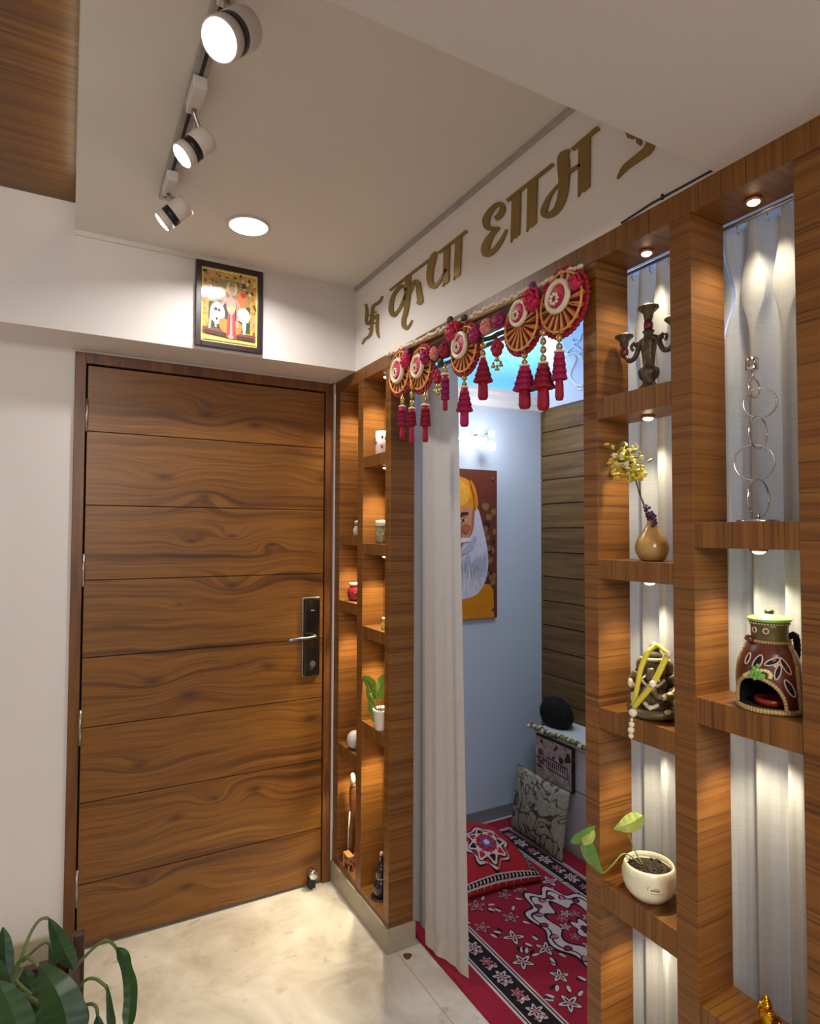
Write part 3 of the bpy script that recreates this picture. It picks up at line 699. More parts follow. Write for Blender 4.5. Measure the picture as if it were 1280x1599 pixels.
def hung(label, y0, y1, x, seed, folds, zb=.10):
    t = thing('sheer_curtain', label, 'curtain', (x, (y0+y1)/2, zb))
    rr = random.Random(seed); b_ = BM(); n = 120; nz = 60; rows = []
    ph = [rr.uniform(0,6.28) for _ in range(5)]; ztop = 2.097; zp = ztop-.14
    for j in range(nz+1):
        tz = j/nz; z = ztop+(zb-ztop)*(tz**1.25); row = []
        for i in range(n+1):
            s = i/n; pl = folds*s
            k = math.floor(pl)+.5; fr = pl-k
            # pinch pleats gather at zp, then relax into broad folds
            dz = abs(z-zp); pin = math.exp(-(dz/.05)**2) if z < zp else math.exp(-(dz/.07)**2)
            yy = y0+(y1-y0)*((k+fr*(1-.80*pin))/folds if True else s)
            wv = .0135*math.cos(6.283*fr)*(1-.35*pin)+.0045*math.sin(6.283*pl*.5+ph[0]+.8*tz)+.004*math.sin(6.283*pl*2.2+ph[1]+1.5*tz)*min(1, tz*3)
            row.append(b_.verts.new((x+wv, yy, z)))
        rows.append(row)
    for j in range(nz):
        for i in range(n):
            f = b_.faces.new((rows[j][i], rows[j][i+1], rows[j+1][i+1], rows[j+1][i])); f.smooth = True
    obj('cloth', b_, SHEER, t)
    for k in range(int(folds)):
        yk = y0+(y1-y0)*(k+.5)/folds; b_ = BM()
        tube(b_, [(x-.004,yk,ztop+.012),(x-.012,yk,ztop+.004),(x-.012,yk,ztop-.012),(x-.006,yk,ztop-.016)], .0016, 6); obj('hook', b_, CHROME, t)
hung('sheer grey curtain hung behind the candelabra and flower vase niches', -1.515, -1.765, .130, 5, 5)
hung('sheer grey curtain hung behind the chrome ring holder and clay burner niches', -1.768, -2.07, .132, 11, 5)
bm = BM(); tube(bm, [(.107,-1.50,2.094),(.107,-2.08,2.094)], .004, 10); tag(obj('curtain_rod', bm, STEEL, loc=(.118,-1.8,2.094)), 'slim steel curtain track behind the near lattice partition', 'curtain rod')

# ================================================================== SHRINE ROOM
port = thing('wall_portrait', 'tall print of an old bearded man in an orange turban on the blue wall', 'portrait', (.70, SY, 1.047))
qx0, qx1, qz0, qz1 = .44, .9635, 1.047, 1.820
bm = BM(); box(bm, (qx0, SY-.022, qz0), (qx1, SY-.012, qz1))
for (xa, za) in ((qx0+.05,qz0+.05),(qx1-.05,qz0+.05),(qx0+.05,qz1-.05),(qx1-.05,qz1-.05)): tube(bm, [(xa,SY-.013,za),(xa,SY,za)], .008, 8)
def pp(name, c): return plain('portrait_'+name, c, .45, 0, .12, 40, coat=.3)
QM = [pp('maroon', srgb(104,48,36)), pp('orange', srgb(226,140,30)), pp('amber', srgb(238,172,60)), pp('skin', srgb(206,142,104)), pp('beard', srgb(206,204,222)), pp('dark', srgb(60,34,30)),
      pp('robe', srgb(206,128,24)), pp('dot', srgb(132,104,60)), pp('beardshade', srgb(178,178,206)), pp('shadow_skin', srgb(170,100,70)), pp('lip', srgb(176,80,72)), pp('white', srgb(226,220,214))]
ql = [0]
def Q(pts, mi):
    ql[0] += 1; y = SY-.0221-ql[0]*.00005
    flat(bm, [(max(qx0+.001, min(qx1-.001, x)), y, max(qz0+.001, min(qz1-.001, z))) for x, z in pts], mi)
def qe(cx, cz, rx, rz, n=24): return [(cx+rx*math.cos(2*math.pi*k/n), cz+rz*math.sin(2*math.pi*k/n)) for k in range(n)]
def cr(px_, py_):       # crop of the portrait -> wall point
    p = at(700+px_/6.15, 720+py_/6.15, 1, SY-.022); return (p.x, p.z)
def half(pts, mi):
    sm_ = smooth2d(pts, 4, True); c = .705; Q(sm_, mi); Q([(2*c-x, z) for x, z in sm_], mi)
def sym(pts):           # mirror about the face's centre line
    c = .705; return pts+[(2*c-x, z) for x, z in reversed(pts)]
rr = random.Random(3)
for k in range(44):
    a, b = cr(rr.uniform(330,440), rr.uniform(420,1180)); Q(qe(a, b, .012, .017, 8), rr.choice([7,7,5]))
Q(sym([cr(390,1180), cr(430,1240), cr(436,1500)]) , 6)
half([cr(40,140), cr(120,152), cr(190,185), cr(245,250), cr(268,340), cr(274,430), cr(230,470), cr(120,480), cr(40,480)], 1)
half([cr(40,170), cr(120,190), cr(185,250), cr(200,330), cr(160,410), cr(40,425)], 2)
half([cr(30,445), cr(120,440), cr(210,440), cr(250,480), cr(256,640), cr(220,770), cr(120,840), cr(30,850)], 3)
half([cr(232,460), cr(256,560), cr(240,700), cr(200,760), cr(216,640), cr(222,540)], 9)
half([cr(256,450), cr(290,480), cr(325,620), cr(368,820), cr(378,1010), cr(340,1180), cr(260,1285), cr(150,1322), cr(30,1325), cr(30,1100), cr(30,835), cr(110,850), cr(150,770), cr(205,730), cr(238,640), cr(246,540)], 4)
for k in range(70):
    x = 40+rr.uniform(0,300); y = 860+rr.uniform(0,330); q = [cr(x,y), cr(x+3,y+20), cr(x+rr.uniform(-4,6),y+rr.uniform(60,120)), cr(x-3,y+20)]
    if x < 350-max(0, y-1050)*.45: Q(q, 11); Q([(2*.705-a, b) for a, b in q], 11)
half([cr(30,850), cr(120,850), cr(190,790), cr(240,720), cr(262,760), cr(210,850), cr(120,900), cr(30,890)], 8)
half([cr(200,180), cr(245,250), cr(268,340), cr(274,430), cr(245,455), cr(235,340)], 6)
half([cr(120,620), cr(180,610), cr(205,650), cr(170,690), cr(125,670)], 9)
for k in range(30):
    x = 84+k*9.4; y = 850+rr.uniform(0,120); Q([cr(x,y), cr(x+5,y+10), cr(x+rr.uniform(-6,10),y+rr.uniform(150,300)), cr(x-3,y+40)], 8)
Q(sym([cr(70,690), cr(110,690), cr(120,735), cr(70,740)]), 9)
Q(sym([cr(76,770), cr(120,735), cr(180,735), cr(210,770), cr(150,775), cr(90,790)]), 11); Q(sym([cr(72,795), cr(140,780), cr(120,815), cr(72,830)]), 10)
half([cr(30,640), cr(70,660), cr(105,690), cr(100,735), cr(30,740)], 9)
for sgn in (1, -1):
    mx = (lambda t: t) if sgn == 1 else (lambda t: (2*.705-t[0], t[1]))
    Q([mx(cr(*p)) for p in ((80,545),(112,492),(176,488),(184,512),(120,526),(92,560))], 5); Q([mx(cr(*p)) for p in ((92,572),(125,555),(160,560),(150,575),(112,582))], 11); Q([mx(cr(*p)) for p in ((112,560),(142,555),(144,577),(116,580))], 5)
obj('print', bm, QM, port, recalc=False)
for (xa, za) in ((qx1-.028,qz1-.045),(qx1-.028,qz0+.045),(qx0+.028,qz1-.045),(qx0+.028,qz0+.045)):
    bm = BM(); tube(bm, [(xa,SY-.02,za),(xa,SY-.029,za)], .008, 14); obj('screw', bm, STEEL, port)
# wall sconce with globes on the shrine wall
sco = thing('wall_sconce', 'glowing white globe wall lamp above the bearded portrait', 'wall lamp', (.80, SY, 1.98))
bm = BM(); box(bm, (.70,SY-.02,1.965), (.80,SY,2.005)); obj('wall_plate', bm, CHROME, sco, bevel=.004)
g1, g2 = at(767,677,1,SY-.06), at(767,697,1,SY-.10); g3, g4 = at(725,682,1,SY-.08), at(738,690,1,SY-.11)
for p, r in ((g1,.018),(g2,.024),(g3,.028),(g4,.030)):
    bm = BM(); tube(bm, smooth2d([(.76,SY-.02,1.985),((.76+p.x)/2,SY-.06,2.0),tuple(p)], 4), .004, 8); ar = obj('arm', bm, CHROME, sco)
    bm = BM(); ell(bm, p, r, 20, 14); obj('globe', bm, GLOBE, ar)
light('sconce_lamp', 'POINT', (.86, SY-.20, 1.99), 1.9, (1,.97,.95), .04)
light('cove_lamp', 'AREA', (.75, SY-.10, 2.60), 6.0, (.66,.84,1.0), 1.0, (.75, SY+.2, 2.36), sy=.06)
# lotus outline on the wall above the slats
bm = BM()
def lo(u, v): return at(830+u/6.4, 400+v/6.4, 0, SX+.008)
for pts in ([(500,780),(470,850),(420,860),(410,830),(420,890),(365,950),(355,985),(430,960),(470,970),(510,940)], [(425,900),(470,920),(505,960)], [(430,1000),(440,1040),(400,1130),(385,1190),(410,1250),(460,1290),(510,1290)],
            [(470,990),(500,1010),(510,1060)], [(440,1300),(470,1330),(510,1325)], [(520,790),(560,850),(600,880),(600,950),(660,990),(600,985),(520,970)], [(600,1000),(590,1040),(640,1130),(640,1200),(590,1260),(520,1290)]):
    tube(bm, [lo(*p) for p in smooth2d([tuple(map(float,p)) for p in pts], 4)], .006, 6)
tag(obj('lotus_decal', bm, plain('white_decal', srgb(240,236,226), .5), loc=lo(500,1050)), 'white lotus outline decoration on the wall above the wooden slats', 'wall decal')

# carpet
CW0, CW1, CY0, CY1 = .128, 1.045, -1.75, .085
cbm = BM(); box(cbm, (CW0,CY0,0.001), (CW1,CY1,.009))
CM = [plain('crimson_pile', srgb(150,16,44), .95, 0, .25, 300), plain('black_pile', srgb(20,12,18), .95, 0, .3, 300), plain('ivory_pile', srgb(208,186,182), .95, 0, .2, 300), plain('pink_pile', srgb(190,110,118), .95, 0, .2, 300), plain('maroon_pile', srgb(84,10,30), .95, 0, .2, 300)]
cl = [0]
def C(pts, mi):
    cl[0] += 1; z = .0092+(cl[0] % 40)*.00002+mi*.0
    flat(cbm, [(x, y, z) for x, y in pts], mi)
def rect(x0, y0, x1, y1, mi, z):
    flat(cbm, [(x0,y0,z),(x1,y0,z),(x1,y1,z),(x0,y1,z)], mi)
def ring(d, mi, z): rect(CW0+d, CY0+d, CW1-d, CY1-d, mi, z)
ring(.085, 2, .0091); ring(.094, 1, .0092); ring(.099, 2, .0093); ring(.104, 1, .0094); ring(.185, 2, .0095); ring(.192, 1, .0096); ring(.197, 2, .0097); ring(.203, 0, .0098)
zc = [.0100]
def CC(pts, mi):
    zc[0] += .0000015; flat(cbm, [(x, y, zc[0]) for x, y in pts], mi)
def petal(cx, cy, a, L_, W_, mi, sh=0):
    pts = []
    for k in range(12):
        t = 2*math.pi*k/12; x = L_*.5*(1+math.cos(t)); y = W_*.5*math.sin(t)*(1-.25*math.cos(t))
        pts.append((cx+math.cos(a)*(x+sh)-math.sin(a)*y, cy+math.sin(a)*(x+sh)+math.cos(a)*y))
    CC(pts, mi)
def flower(cx, cy, s, rr, n=6, c2=2):
    a0_ = rr.uniform(0,6)
    for k in range(n):
        a = a0_+6.283*k/n; petal(cx, cy, a, s*1.06, s*.56, 1)
    for k in range(n):
        a = a0_+6.283*k/n; petal(cx, cy, a, s*.96, s*.42, c2)
    for k in range(n):
        a = a0_+6.283*k/n; petal(cx, cy, a, s*.55, s*.18, 1, s*.1)
    CC([(cx+s*.24*math.cos(k*.785), cy+s*.24*math.sin(k*.785)) for k in range(8)], 3)
rr = random.Random(12)
y = CY0+.25
row = 0
while y < CY1-.2:
    x = CW0+.25+(.055 if row % 2 else 0)
    while x < CW1-.22:
        jx, jy = x+rr.uniform(-.02,.02), y+rr.uniform(-.015,.015)
        if math.hypot((jx-.70)/.19, (jy+.80)/.30) > 1.05:
            flower(jx, jy, rr.uniform(.034,.044), rr, rr.choice([5,5,4]), rr.choice([2,2,3]))
            for k in range(3):
                a = rr.uniform(0,6.28); petal(jx+.046*math.cos(a), jy+.046*math.sin(a), a+rr.uniform(-.8,.8), .036, .016, 1); petal(jx+.048*math.cos(a), jy+.048*math.sin(a), a+rr.uniform(-.3,.3), .030, .012, 2)
        x += .118
    y += .115; row += 1
# border flowers
for side in (0, 1):
    xb = CW0+.145 if side == 0 else CW1-.145; y = CY0+.15; k = 0
    while y < CY1-.12:
        flower(xb, y, .033 if k % 2 else .026, rr, 6, 2 if k % 2 else 3)
        for s in (-1, 1): petal(xb+s*.018, y+.045, 1.57+s*.9, .03, .012, 2); petal(xb+s*.006, y+.05, 1.57-s*.9, .022, .010, 3)
        y += .085; k += 1
for yb in (CY0+.145, CY1-.145):
    x = CW0+.22
    while x < CW1-.2:
        flower(x, yb, .03, rr, 6, 2); x += .085
# central medallion
def medal(sc_, mi, lob=.10, n=10):
    CC([(.70+.165*sc_*(1+lob*math.cos(n*t))*math.cos(t), -.80+.30*sc_*(1+lob*math.cos(n*t))*math.sin(t)) for t in [6.283*k/120 for k in range(120)]], mi)
medal(1.0,1); medal(.96,2); medal(.88,1); medal(.84,2)
for k in range(20):
    t = 6.283*(k+.5)/20; petal(.70+.118*math.cos(t), -.80+.215*math.sin(t), t, .038, .030, 1); petal(.70+.118*math.cos(t), -.80+.215*math.sin(t), t, .032, .018, 3 if k % 2 else 0)
medal(.62,1,.16,8); medal(.57,0,.16,8)
for k in range(12):
    t = 6.283*k/12; flower(.70+.066*math.cos(t), -.80+.12*math.sin(t), .024, rr, 5, 2 if k % 2 else 3)
medal(.26,1,.2,6); medal(.22,2,.2,6); medal(.12,4)
tag(obj('carpet', cbm, CM, loc=(.58,-.8,0), recalc=False), 'crimson carpet with black and ivory floral border on the shrine room floor', 'carpet')

# pillow-like cushions
def cushion_bm(c, ux, uy, un, W, H, T, n=22, mi=0, pw=.42, low=1):
    """pillow: two domed faces meeting in a seam, corners pulled out"""
    c, ux, uy, un = Vector(c), Vector(ux).normalized(), Vector(uy).normalized(), Vector(un).normalized(); b_ = BM()
    def pt(a, b, s):
        h = max(0.0, (1-min(1, a*a))*(1-min(1, b*b)))**pw*T/2*(low if s < 0 else 1)
        k = 1-.07*(1-a*a*.0-abs(a*b))*0
        aa = a*(1-.06*(1-b*b)*0-.05*(1-abs(b))*abs(a)); bb = b*(1-.05*(1-abs(a))*abs(b))
        return c+ux*aa*W/2+uy*bb*H/2+un*s*h
    g_ = {}
    for s in (1, -1):
        for i in range(n+1):
            for j in range(n+1):
                a, b = math.sin((i/n*2-1)*math.pi/2), math.sin((j/n*2-1)*math.pi/2)
                edge = i in (0, n) or j in (0, n)
                if edge and s == -1: g_[(i,j,s)] = g_[(i,j,1)]
                else: g_[(i,j,s)] = b_.verts.new(pt(a, b, s))
        for i in range(n):
            for j in range(n):
                f = b_.faces.new((g_[(i,j,s)], g_[(i+1,j,s)], g_[(i+1,j+1,s)], g_[(i,j+1,s)])); f.material_index = mi; f.smooth = True
    return b_, pt
rc = Vector((.575,-.235,.036)); ang = R(-6)
rux, ruy, run = Vector((math.cos(ang),math.sin(ang),.0)), Vector((-math.sin(ang),math.cos(ang),.05)), Vector((0,-.05,1))
RED = plain('red_velvet', srgb(168,14,28), .8, 0, .2, 200)
red = thing('floor_cushion', 'red floor cushion with a floral medallion lying on the crimson carpet', 'cushion', (.575,-.235,.01))
bm, ptf = cushion_bm(rc, rux, ruy, run, .44, .43, .29, pw=.6, low=.12); obj('cover', bm, RED, red)
bm = BM(); rr = random.Random(5); cz = [0.0012]
def RC(pts, mi):
    cz[0] += .00003; flat(bm, [ptf(a, b, 1)+run.normalized()*cz[0] for a, b in pts], mi)
def blob(cx, cy, r0, n, amp, rot=0): return [(cx+r0*(1+amp*math.cos(n*t))*math.cos(t+rot), cy+r0*(1+amp*math.cos(n*t))*math.sin(t+rot)) for t in [6.283*k/64 for k in range(64)]]
RC(blob(.06,-.40,.46,8,.10), 1); RC(blob(.06,-.40,.425,8,.10), 2); RC(blob(.06,-.40,.37,8,.12), 1)
for k in range(8):
    t = 6.283*k/8; RC(blob(.06+.28*math.cos(t), -.40+.28*math.sin(t), .10, 3, .2, t), 2); RC(blob(.06+.29*math.cos(t), -.40+.29*math.sin(t), .055, 3, .2, t), 0 if k % 2 else 1)
RC(blob(.06,-.40,.20,8,.16), 0); RC(blob(.06,-.40,.13,6,.25), 3); RC(blob(.06,-.40,.06,5,.1), 2)
def band(a0_, a1_, vert, sgn):
    n = 24
    for k in range(n):
        s0, s1 = -.94+1.88*k/n, -.94+1.88*(k+1)/n
        q = [(a0_*sgn,s0),(a1_*sgn,s0),(a1_*sgn,s1),(a0_*sgn,s1)]
        if not vert: q = [(b, a) for a, b in q]
        RC(q, 1)
        m_ = (s0+s1)/2; am = (a0_+a1_)/2*sgn
        for d_, mi in ((.020,2),):
            q = [(am+d_*(1.6+.8*(k % 2)),m_-.016),(am,m_+.030),(am-d_*(1.6+.8*((k+1) % 2)),m_-.012),(am,m_-.005)]
            if not vert: q = [(b, a) for a, b in q]
            RC(q, mi)
    for e in (a0_, a1_):
        q = [[(e*sgn-.006,-.94+1.88*k/12),(e*sgn+.006,-.94+1.88*k/12),(e*sgn+.006,-.94+1.88*(k+1)/12),(e*sgn-.006,-.94+1.88*(k+1)/12)] for k in range(12)]
        for r4 in q: RC(r4 if vert else [(b, a) for a, b in r4], 2)
for vert in (True, False):
    for sgn in (1, -1): band(*((.93, .985) if (not vert and sgn < 0) else (.80, .93)), vert, sgn)
obj('woven_pattern', bm, [RED, CM[1], CM[2], plain('purple_weave', srgb(110,70,130), .9)], red, recalc=False)

# white cabinet along the slat wall
cab = thing('low_cabinet', 'low white cabinet along the slat wall in the shrine corner', 'cabinet', (1.17,-.8,0))
bm = BM(); box(bm, (1.06,-1.6,.0), (1.281,-.09,.498)); obj('body', bm, plain('white_laminate', srgb(206,208,216), .4, 0, .03), cab)
bm = BM(); box(bm, (1.048,-1.6,.498), (1.281,-.085,.515)); obj('top', bm, plain('white_top', srgb(224,224,226), .3, 0, .03), cab, bevel=.002)
for y0, y1 in ((-1.0,-.335),(-.330,-.095)):
    for z0, z1 in ((.305,.49),(.03,.298)):
        bm = BM(); box(bm, (1.05,y0,z0), (1.061,y1,z1)); obj('drawer', bm, MATS['white_laminate'], cab, bevel=.002)
# patterned cushion and framed cloth panel against the cabinet
def grey_pattern():
    n = NT('tree_print_cloth'); v = n.mapping((1,1,1))
    a = n.noise(v, 7, 2, .5, 2.2); b = n.noise(v, 55, 3)
    line = n.ramp(a, [(.455,(0,0,0,1)),(.475,(1,1,1,1)),(.52,(1,1,1,1)),(.54,(0,0,0,1))])
    vo = n.new('ShaderNodeTexVoronoi'); vo.inputs['Scale'].default_value = 34; n.link(v, vo.inputs['Vector'])
    sp = n.ramp(vo.outputs['Distance'], [(.12,(1,1,1,1)),(.22,(0,0,0,1))]); gate = n.ramp(n.noise(v, 9, 2), [(.5,(0,0,0,1)),(.56,(1,1,1,1))])
    f = n.math('MAXIMUM', line, n.math('MULTIPLY', sp, gate))
    base = n.ramp(b, [(.3, srgb(150,146,128)), (.7, srgb(182,178,160))])
    n.color(n.mix(n.math('MULTIPLY', f, .85), base, srgb(40,34,26))); n.set(Roughness=.9); return n.m
cl_, cr_, bl_, br_ = at(830,1200,0,1.03), at(895,1235,0,1.03), at(805,1290,0,.985), at(890,1328,0,.985)
cc = Vector((1.0,-.19,.165)); 
fc = thing('throw_cushion', 'grey cushion with a dark tree print leaning on the white cabinet', 'cushion', (.99,-.17,.01))
bm, _p = cushion_bm((.975,-.205,.168), (0,-1,-.04), (.16,0,1), (-1,0,.16), .37, .305, .07); obj('cover', bm, grey_pattern(), fc)
pan = thing('cloth_panel', 'patterned cloth panel with a dark border above the tree print cushion', 'cushion', (1.03,-.23,.32))
bm = BM(); box(bm, (1.032,-.375,.290), (1.048,-.112,.498)); obj('backing', bm, plain('dark_cloth', srgb(34,26,28), .9), pan, bevel=.006)
bm = BM(); box(bm, (1.028,-.365,.298), (1.033,-.121,.490)); face = obj('cloth', bm, plain('beige_print_cloth', srgb(176,160,150), .9, 0, .5, 45), pan)
bm = BM(); rr = random.Random(9); zl = [0]
def PF(pts, mi):
    zl[0] += 1; flat(bm, [(1.0279-zl[0]*.00004, y, z) for y, z in pts], mi)
PF([(-.20,.355),(-.345,.345),(-.345,.40),(-.20,.412)], 0); PF([(-.205,.362),(-.34,.352),(-.34,.392),(-.205,.404)], 1)
for k in range(9): PF([(-.21-.014*k,.368),(-.217-.014*k,.368),(-.217-.014*k,.395),(-.21-.014*k,.395)], 2)
for k in range(14):
    y, z, r_ = rr.uniform(-.35,-.11), rr.uniform(.405,.48), rr.uniform(.008,.018); PF([(y+r_*math.cos(t*.785), z+r_*math.sin(t*.785)) for t in range(8)], rr.choice([2,0,1]))
for k in range(6):
    z = rr.uniform(.34,.40); y = rr.uniform(-.18,-.11); PF([(y,z),(y-.03,z),(y-.03,z+.012),(y,z+.012)], rr.choice([0,2]))
obj('motif', bm, [plain('plum_print', srgb(92,62,84), .9), plain('lilac_print', srgb(176,160,176), .9), plain('dark_print', srgb(56,46,40), .9)], face, recalc=False)
bm = BM(); rr = random.Random(2)
for k in range(34):
    y = -.05-.39*k/33; ell(bm, (1.045+rr.uniform(-.012,.004), y, .518+rr.uniform(0,.010)), (.014,.012,.012), 7, 5, mi=k % 3)
tag(obj('floral_string', bm, [plain('yellow_green_bloom', srgb(150,140,84), .8), plain('pale_bloom', srgb(206,200,176), .8), plain('green_bloom', srgb(70,96,56), .8)], loc=(1.045,-.24,.515)), 'string of small yellow-green flowers along the cabinet top edge', 'flower string')
# black fluffy round cushion
bm = BM(); rr = random.Random(21); bc = Vector((1.165,-.118,.575)); 
ell(bm, bc, (.06,.105,.082), 24, 16)
for v in bm.verts: v.co.z = max(v.co.z, .516)
for k in range(900):
    d = Vector((rr.gauss(0,1), rr.gauss(0,1), rr.gauss(0,1))).normalized(); p = bc+Vector((d.x*.058,d.y*.103,d.z*.080)); 
    if p.z < .53: continue
    s, t = frame_from(d); tip = p+d*rr.uniform(.008,.016)+Vector((0,0,-.004)); w_ = .0018
    flat(bm, [p+s*w_, p-s*w_, tip])
blk = obj('round_cushion', bm, plain('black_fur', srgb(10,9,11), .9, 0, .3), loc=(1.165,-.15,.515), recalc=False); tag(blk, 'round black fluffy cushion standing on the cabinet in the corner', 'cushion')

# ================================================================== NICHE OBJECTS
def nich(u, v, x): return at(u, v, 0, x)
BRZ = plain('old_bronze', srgb(98,88,70), .42, .55, .45, 90); BRZR = plain('red_enamel', srgb(112,22,30), .25, 0, .2, 60, coat=.5); SILV = plain('tarnished_silver', srgb(170,160,144), .35, .6, .25, 120)
# --- candelabra
c = nich(1013, 590, .055); zb = 1.789; s = mpp(c); cx, cy = c.x, c.y
cand = thing('candelabra', 'dark bronze three-armed candelabra with fluted cups and red bulbs', 'candelabra', (cx,cy,zb))
bm = BM(); lathe(bm, [(.030,0),(.030,.004),(.024,.010),(.014,.020),(.012,.026),(.019,.034),(.021,.044),(.020,.052),(.014,.055),(.011,.060),(.013,.080),(.015,.095),(.016,.108),(.012,.118),(.009,.126),(.0125,.134)], (cx,cy,zb), 26, rfun=lambda a, i: 1+.05*math.cos(a*6)); obj('stem', bm, BRZ, cand)
def cup(x, y, z, k=1.0):
    b_ = BM(); lathe(b_, [(.007*k,0),(.010*k,.008*k),(.010*k,.016*k),(.008*k,.022*k)], (x,y,z), 18); bl = obj('bulb', b_, BRZR, cand)
    b_ = BM(); lathe(b_, [(.006*k,.020*k),(.009*k,.026*k),(.011*k,.038*k),(.018*k,.046*k),(.0215*k,.050*k),(.0205*k,.052*k),(.012*k,.048*k),(.007*k,.044*k)], (x,y,z), 40, rfun=lambda a, i: 1+(.09*math.cos(a*9) if 3 <= i <= 5 else 0)); obj('cup', b_, BRZ, cand)
    b_ = BM(); torus(b_, (x,y,z+.0515*k), (0,0,1), .0205*k, .0012, 36, 6); obj('cup_rim', b_, SILV, cand)
cup(cx, cy, zb+.134)
for sg in (1, -1):
    bm = BM(); tube(bm, smooth2d([(cx,cy+sg*.008,zb+.118),(cx,cy+sg*.022,zb+.112),(cx,cy+sg*.036,zb+.086),(cx,cy+sg*.052,zb+.082),(cx,cy+sg*.064,zb+.096)], 5), [.006]*8+[.0055]*8+[.005]*5, 9)
    tube(bm, smooth2d([(cx,cy+sg*.026,zb+.104),(cx,cy+sg*.036,zb+.118),(cx,cy+sg*.046,zb+.112),(cx,cy+sg*.042,zb+.102)], 4), .0035, 7); ell(bm, (cx,cy+sg*.030,zb+.112), (.006,.009,.006), 8, 6)
    obj('arm', bm, BRZ, cand); cup(cx, cy+sg*.066, zb+.094, .92)
# --- chrome ring candle holder
c = nich(1183, 800, .05); zb = 1.511; hx, hy = c.x, c.y; s = mpp(c)
rh = thing('candle_holder', 'tall chrome candle holder made of linked rings', 'candle holder', (hx,hy,zb))
bm = BM(); lathe(bm, [(.034,0),(.034,.003),(.031,.0045),(.004,.005)], (hx,hy,zb), 30); obj('base', bm, CHROME, rh)
def yz(u, v): p = nich(u, v, .05); return p
view = (CAM-Vector((hx,hy,CAM.z))).normalized(); perp = Vector((0,0,1)).cross(view)
for u, v, ry, ratio in ((1177,606,15,.50),(1186,629,23,1),(1183,675,25,.5),(1177,722,28,1),(1184,778,30,.48)):
    p = yz(u, v); a = math.acos(min(1, ratio)); nn = view*math.cos(a)+perp*math.sin(a)
    bm = BM(); torus(bm, p, nn, ry*s, .0017, 48, 8, up=(0,0,1)); obj('ring', bm, CHROME, rh)
p = yz(1176, 591); q = yz(1174, 579); t_ = yz(1174, 560)
bm = BM(); tube(bm, [p, Vector((q.x,q.y,q.z))], .0018, 8); lathe(bm, [(.003,0),(.0105,.001),(.011,.003),(.011,t_.z-q.z),(.0095,t_.z-q.z),(.0095,.004)], (q.x,q.y,q.z), 22); obj('cup', bm, CHROME, rh)
bm = BM(); ell(bm, (hx, hy, zb+.010), (.004,.004,.007)); obj('foot', bm, CHROME, rh)
# --- vase with dried yellow flowers
c = nich(1018, 868, .045); zb = 1.433; vx, vy = c.x, c.y; s = mpp(c)
va = thing('flower_vase', 'tan teardrop vase with dried yellow flowers and a purple sprig', 'vase', (vx,vy,zb))
OCH = plain('tan_glaze', srgb(176,138,78), .28, 0, .18, 30, coat=.4)
bm = BM(); lathe(bm, [(.018,0),(.026,.004),(.033,.018),(.034,.030),(.030,.044),(.020,.060),(.011,.074),(.009,.082),(.011,.088),(.009,.088),(.007,.080)], (vx,vy,zb), 32); obj('body', bm, OCH, va)
stp_ = [Vector((vx,vy,zb+.06)), nich(1010,800,.045), nich(998,770,.03), nich(990,740,.015)]
bm = BM(); tube(bm, stp_, [.002,.002,.0018,.0015], 6); tube(bm, [nich(1000,775,.03), nich(998,752,.02)], .0012, 6); obj('stem', bm, plain('dry_stem', srgb(96,84,58), .8), va)
YEL = plain('dried_yellow_petals', srgb(206,188,56), .7, 0, .35, 60); YEL2 = plain('pale_dried_petals', srgb(214,206,160), .7, 0, .3, 60); OLV = plain('olive_petals', srgb(120,112,40), .7, 0, .35, 60)
bm = BM(); rr = random.Random(6)
for k in range(90):
    u, v = 975+rr.gauss(0,13), 718+rr.gauss(0,9); p = nich(u, v, .015+rr.gauss(0,.010))
    a = rr.uniform(0,6.28); q = Quaternion((rr.uniform(-1,1),rr.uniform(-1,1),rr.uniform(-1,1)), a).to_matrix()
    ell(bm, p, (.0075,.006,.0022), 7, 5, mi=rr.choice([0,0,1,2]), mat=q)
obj('flower_head', bm, [YEL, YEL2, OLV], va)
bm = BM()
for k in range(40):
    u, v = 995+rr.gauss(0,6), 740+rr.gauss(0,6); p = nich(u, v, .02+rr.gauss(0,.006)); q = Quaternion((rr.uniform(-1,1),1,rr.uniform(-1,1)), rr.uniform(0,6)).to_matrix(); ell(bm, p, (.006,.005,.002), 7, 5, mat=q)
for k in range(24):
    u, v = 972+rr.gauss(0,10), 740+rr.gauss(0,5); p = nich(u, v, .02+rr.gauss(0,.006)); ell(bm, p, (.006,.006,.003), 7, 5)
obj('flower_head', bm, YEL, va)
bm = BM()
for k in range(30):
    t = k/29; u, v = 1007+t*17+rr.gauss(0,2.5), 792+t*24+rr.gauss(0,3); ell(bm, nich(u, v, .035+rr.gauss(0,.003)), .0036, 7, 5)
obj('purple_sprig', bm, plain('purple_sprig_bloom', srgb(70,48,84), .8, 0, .3), va)
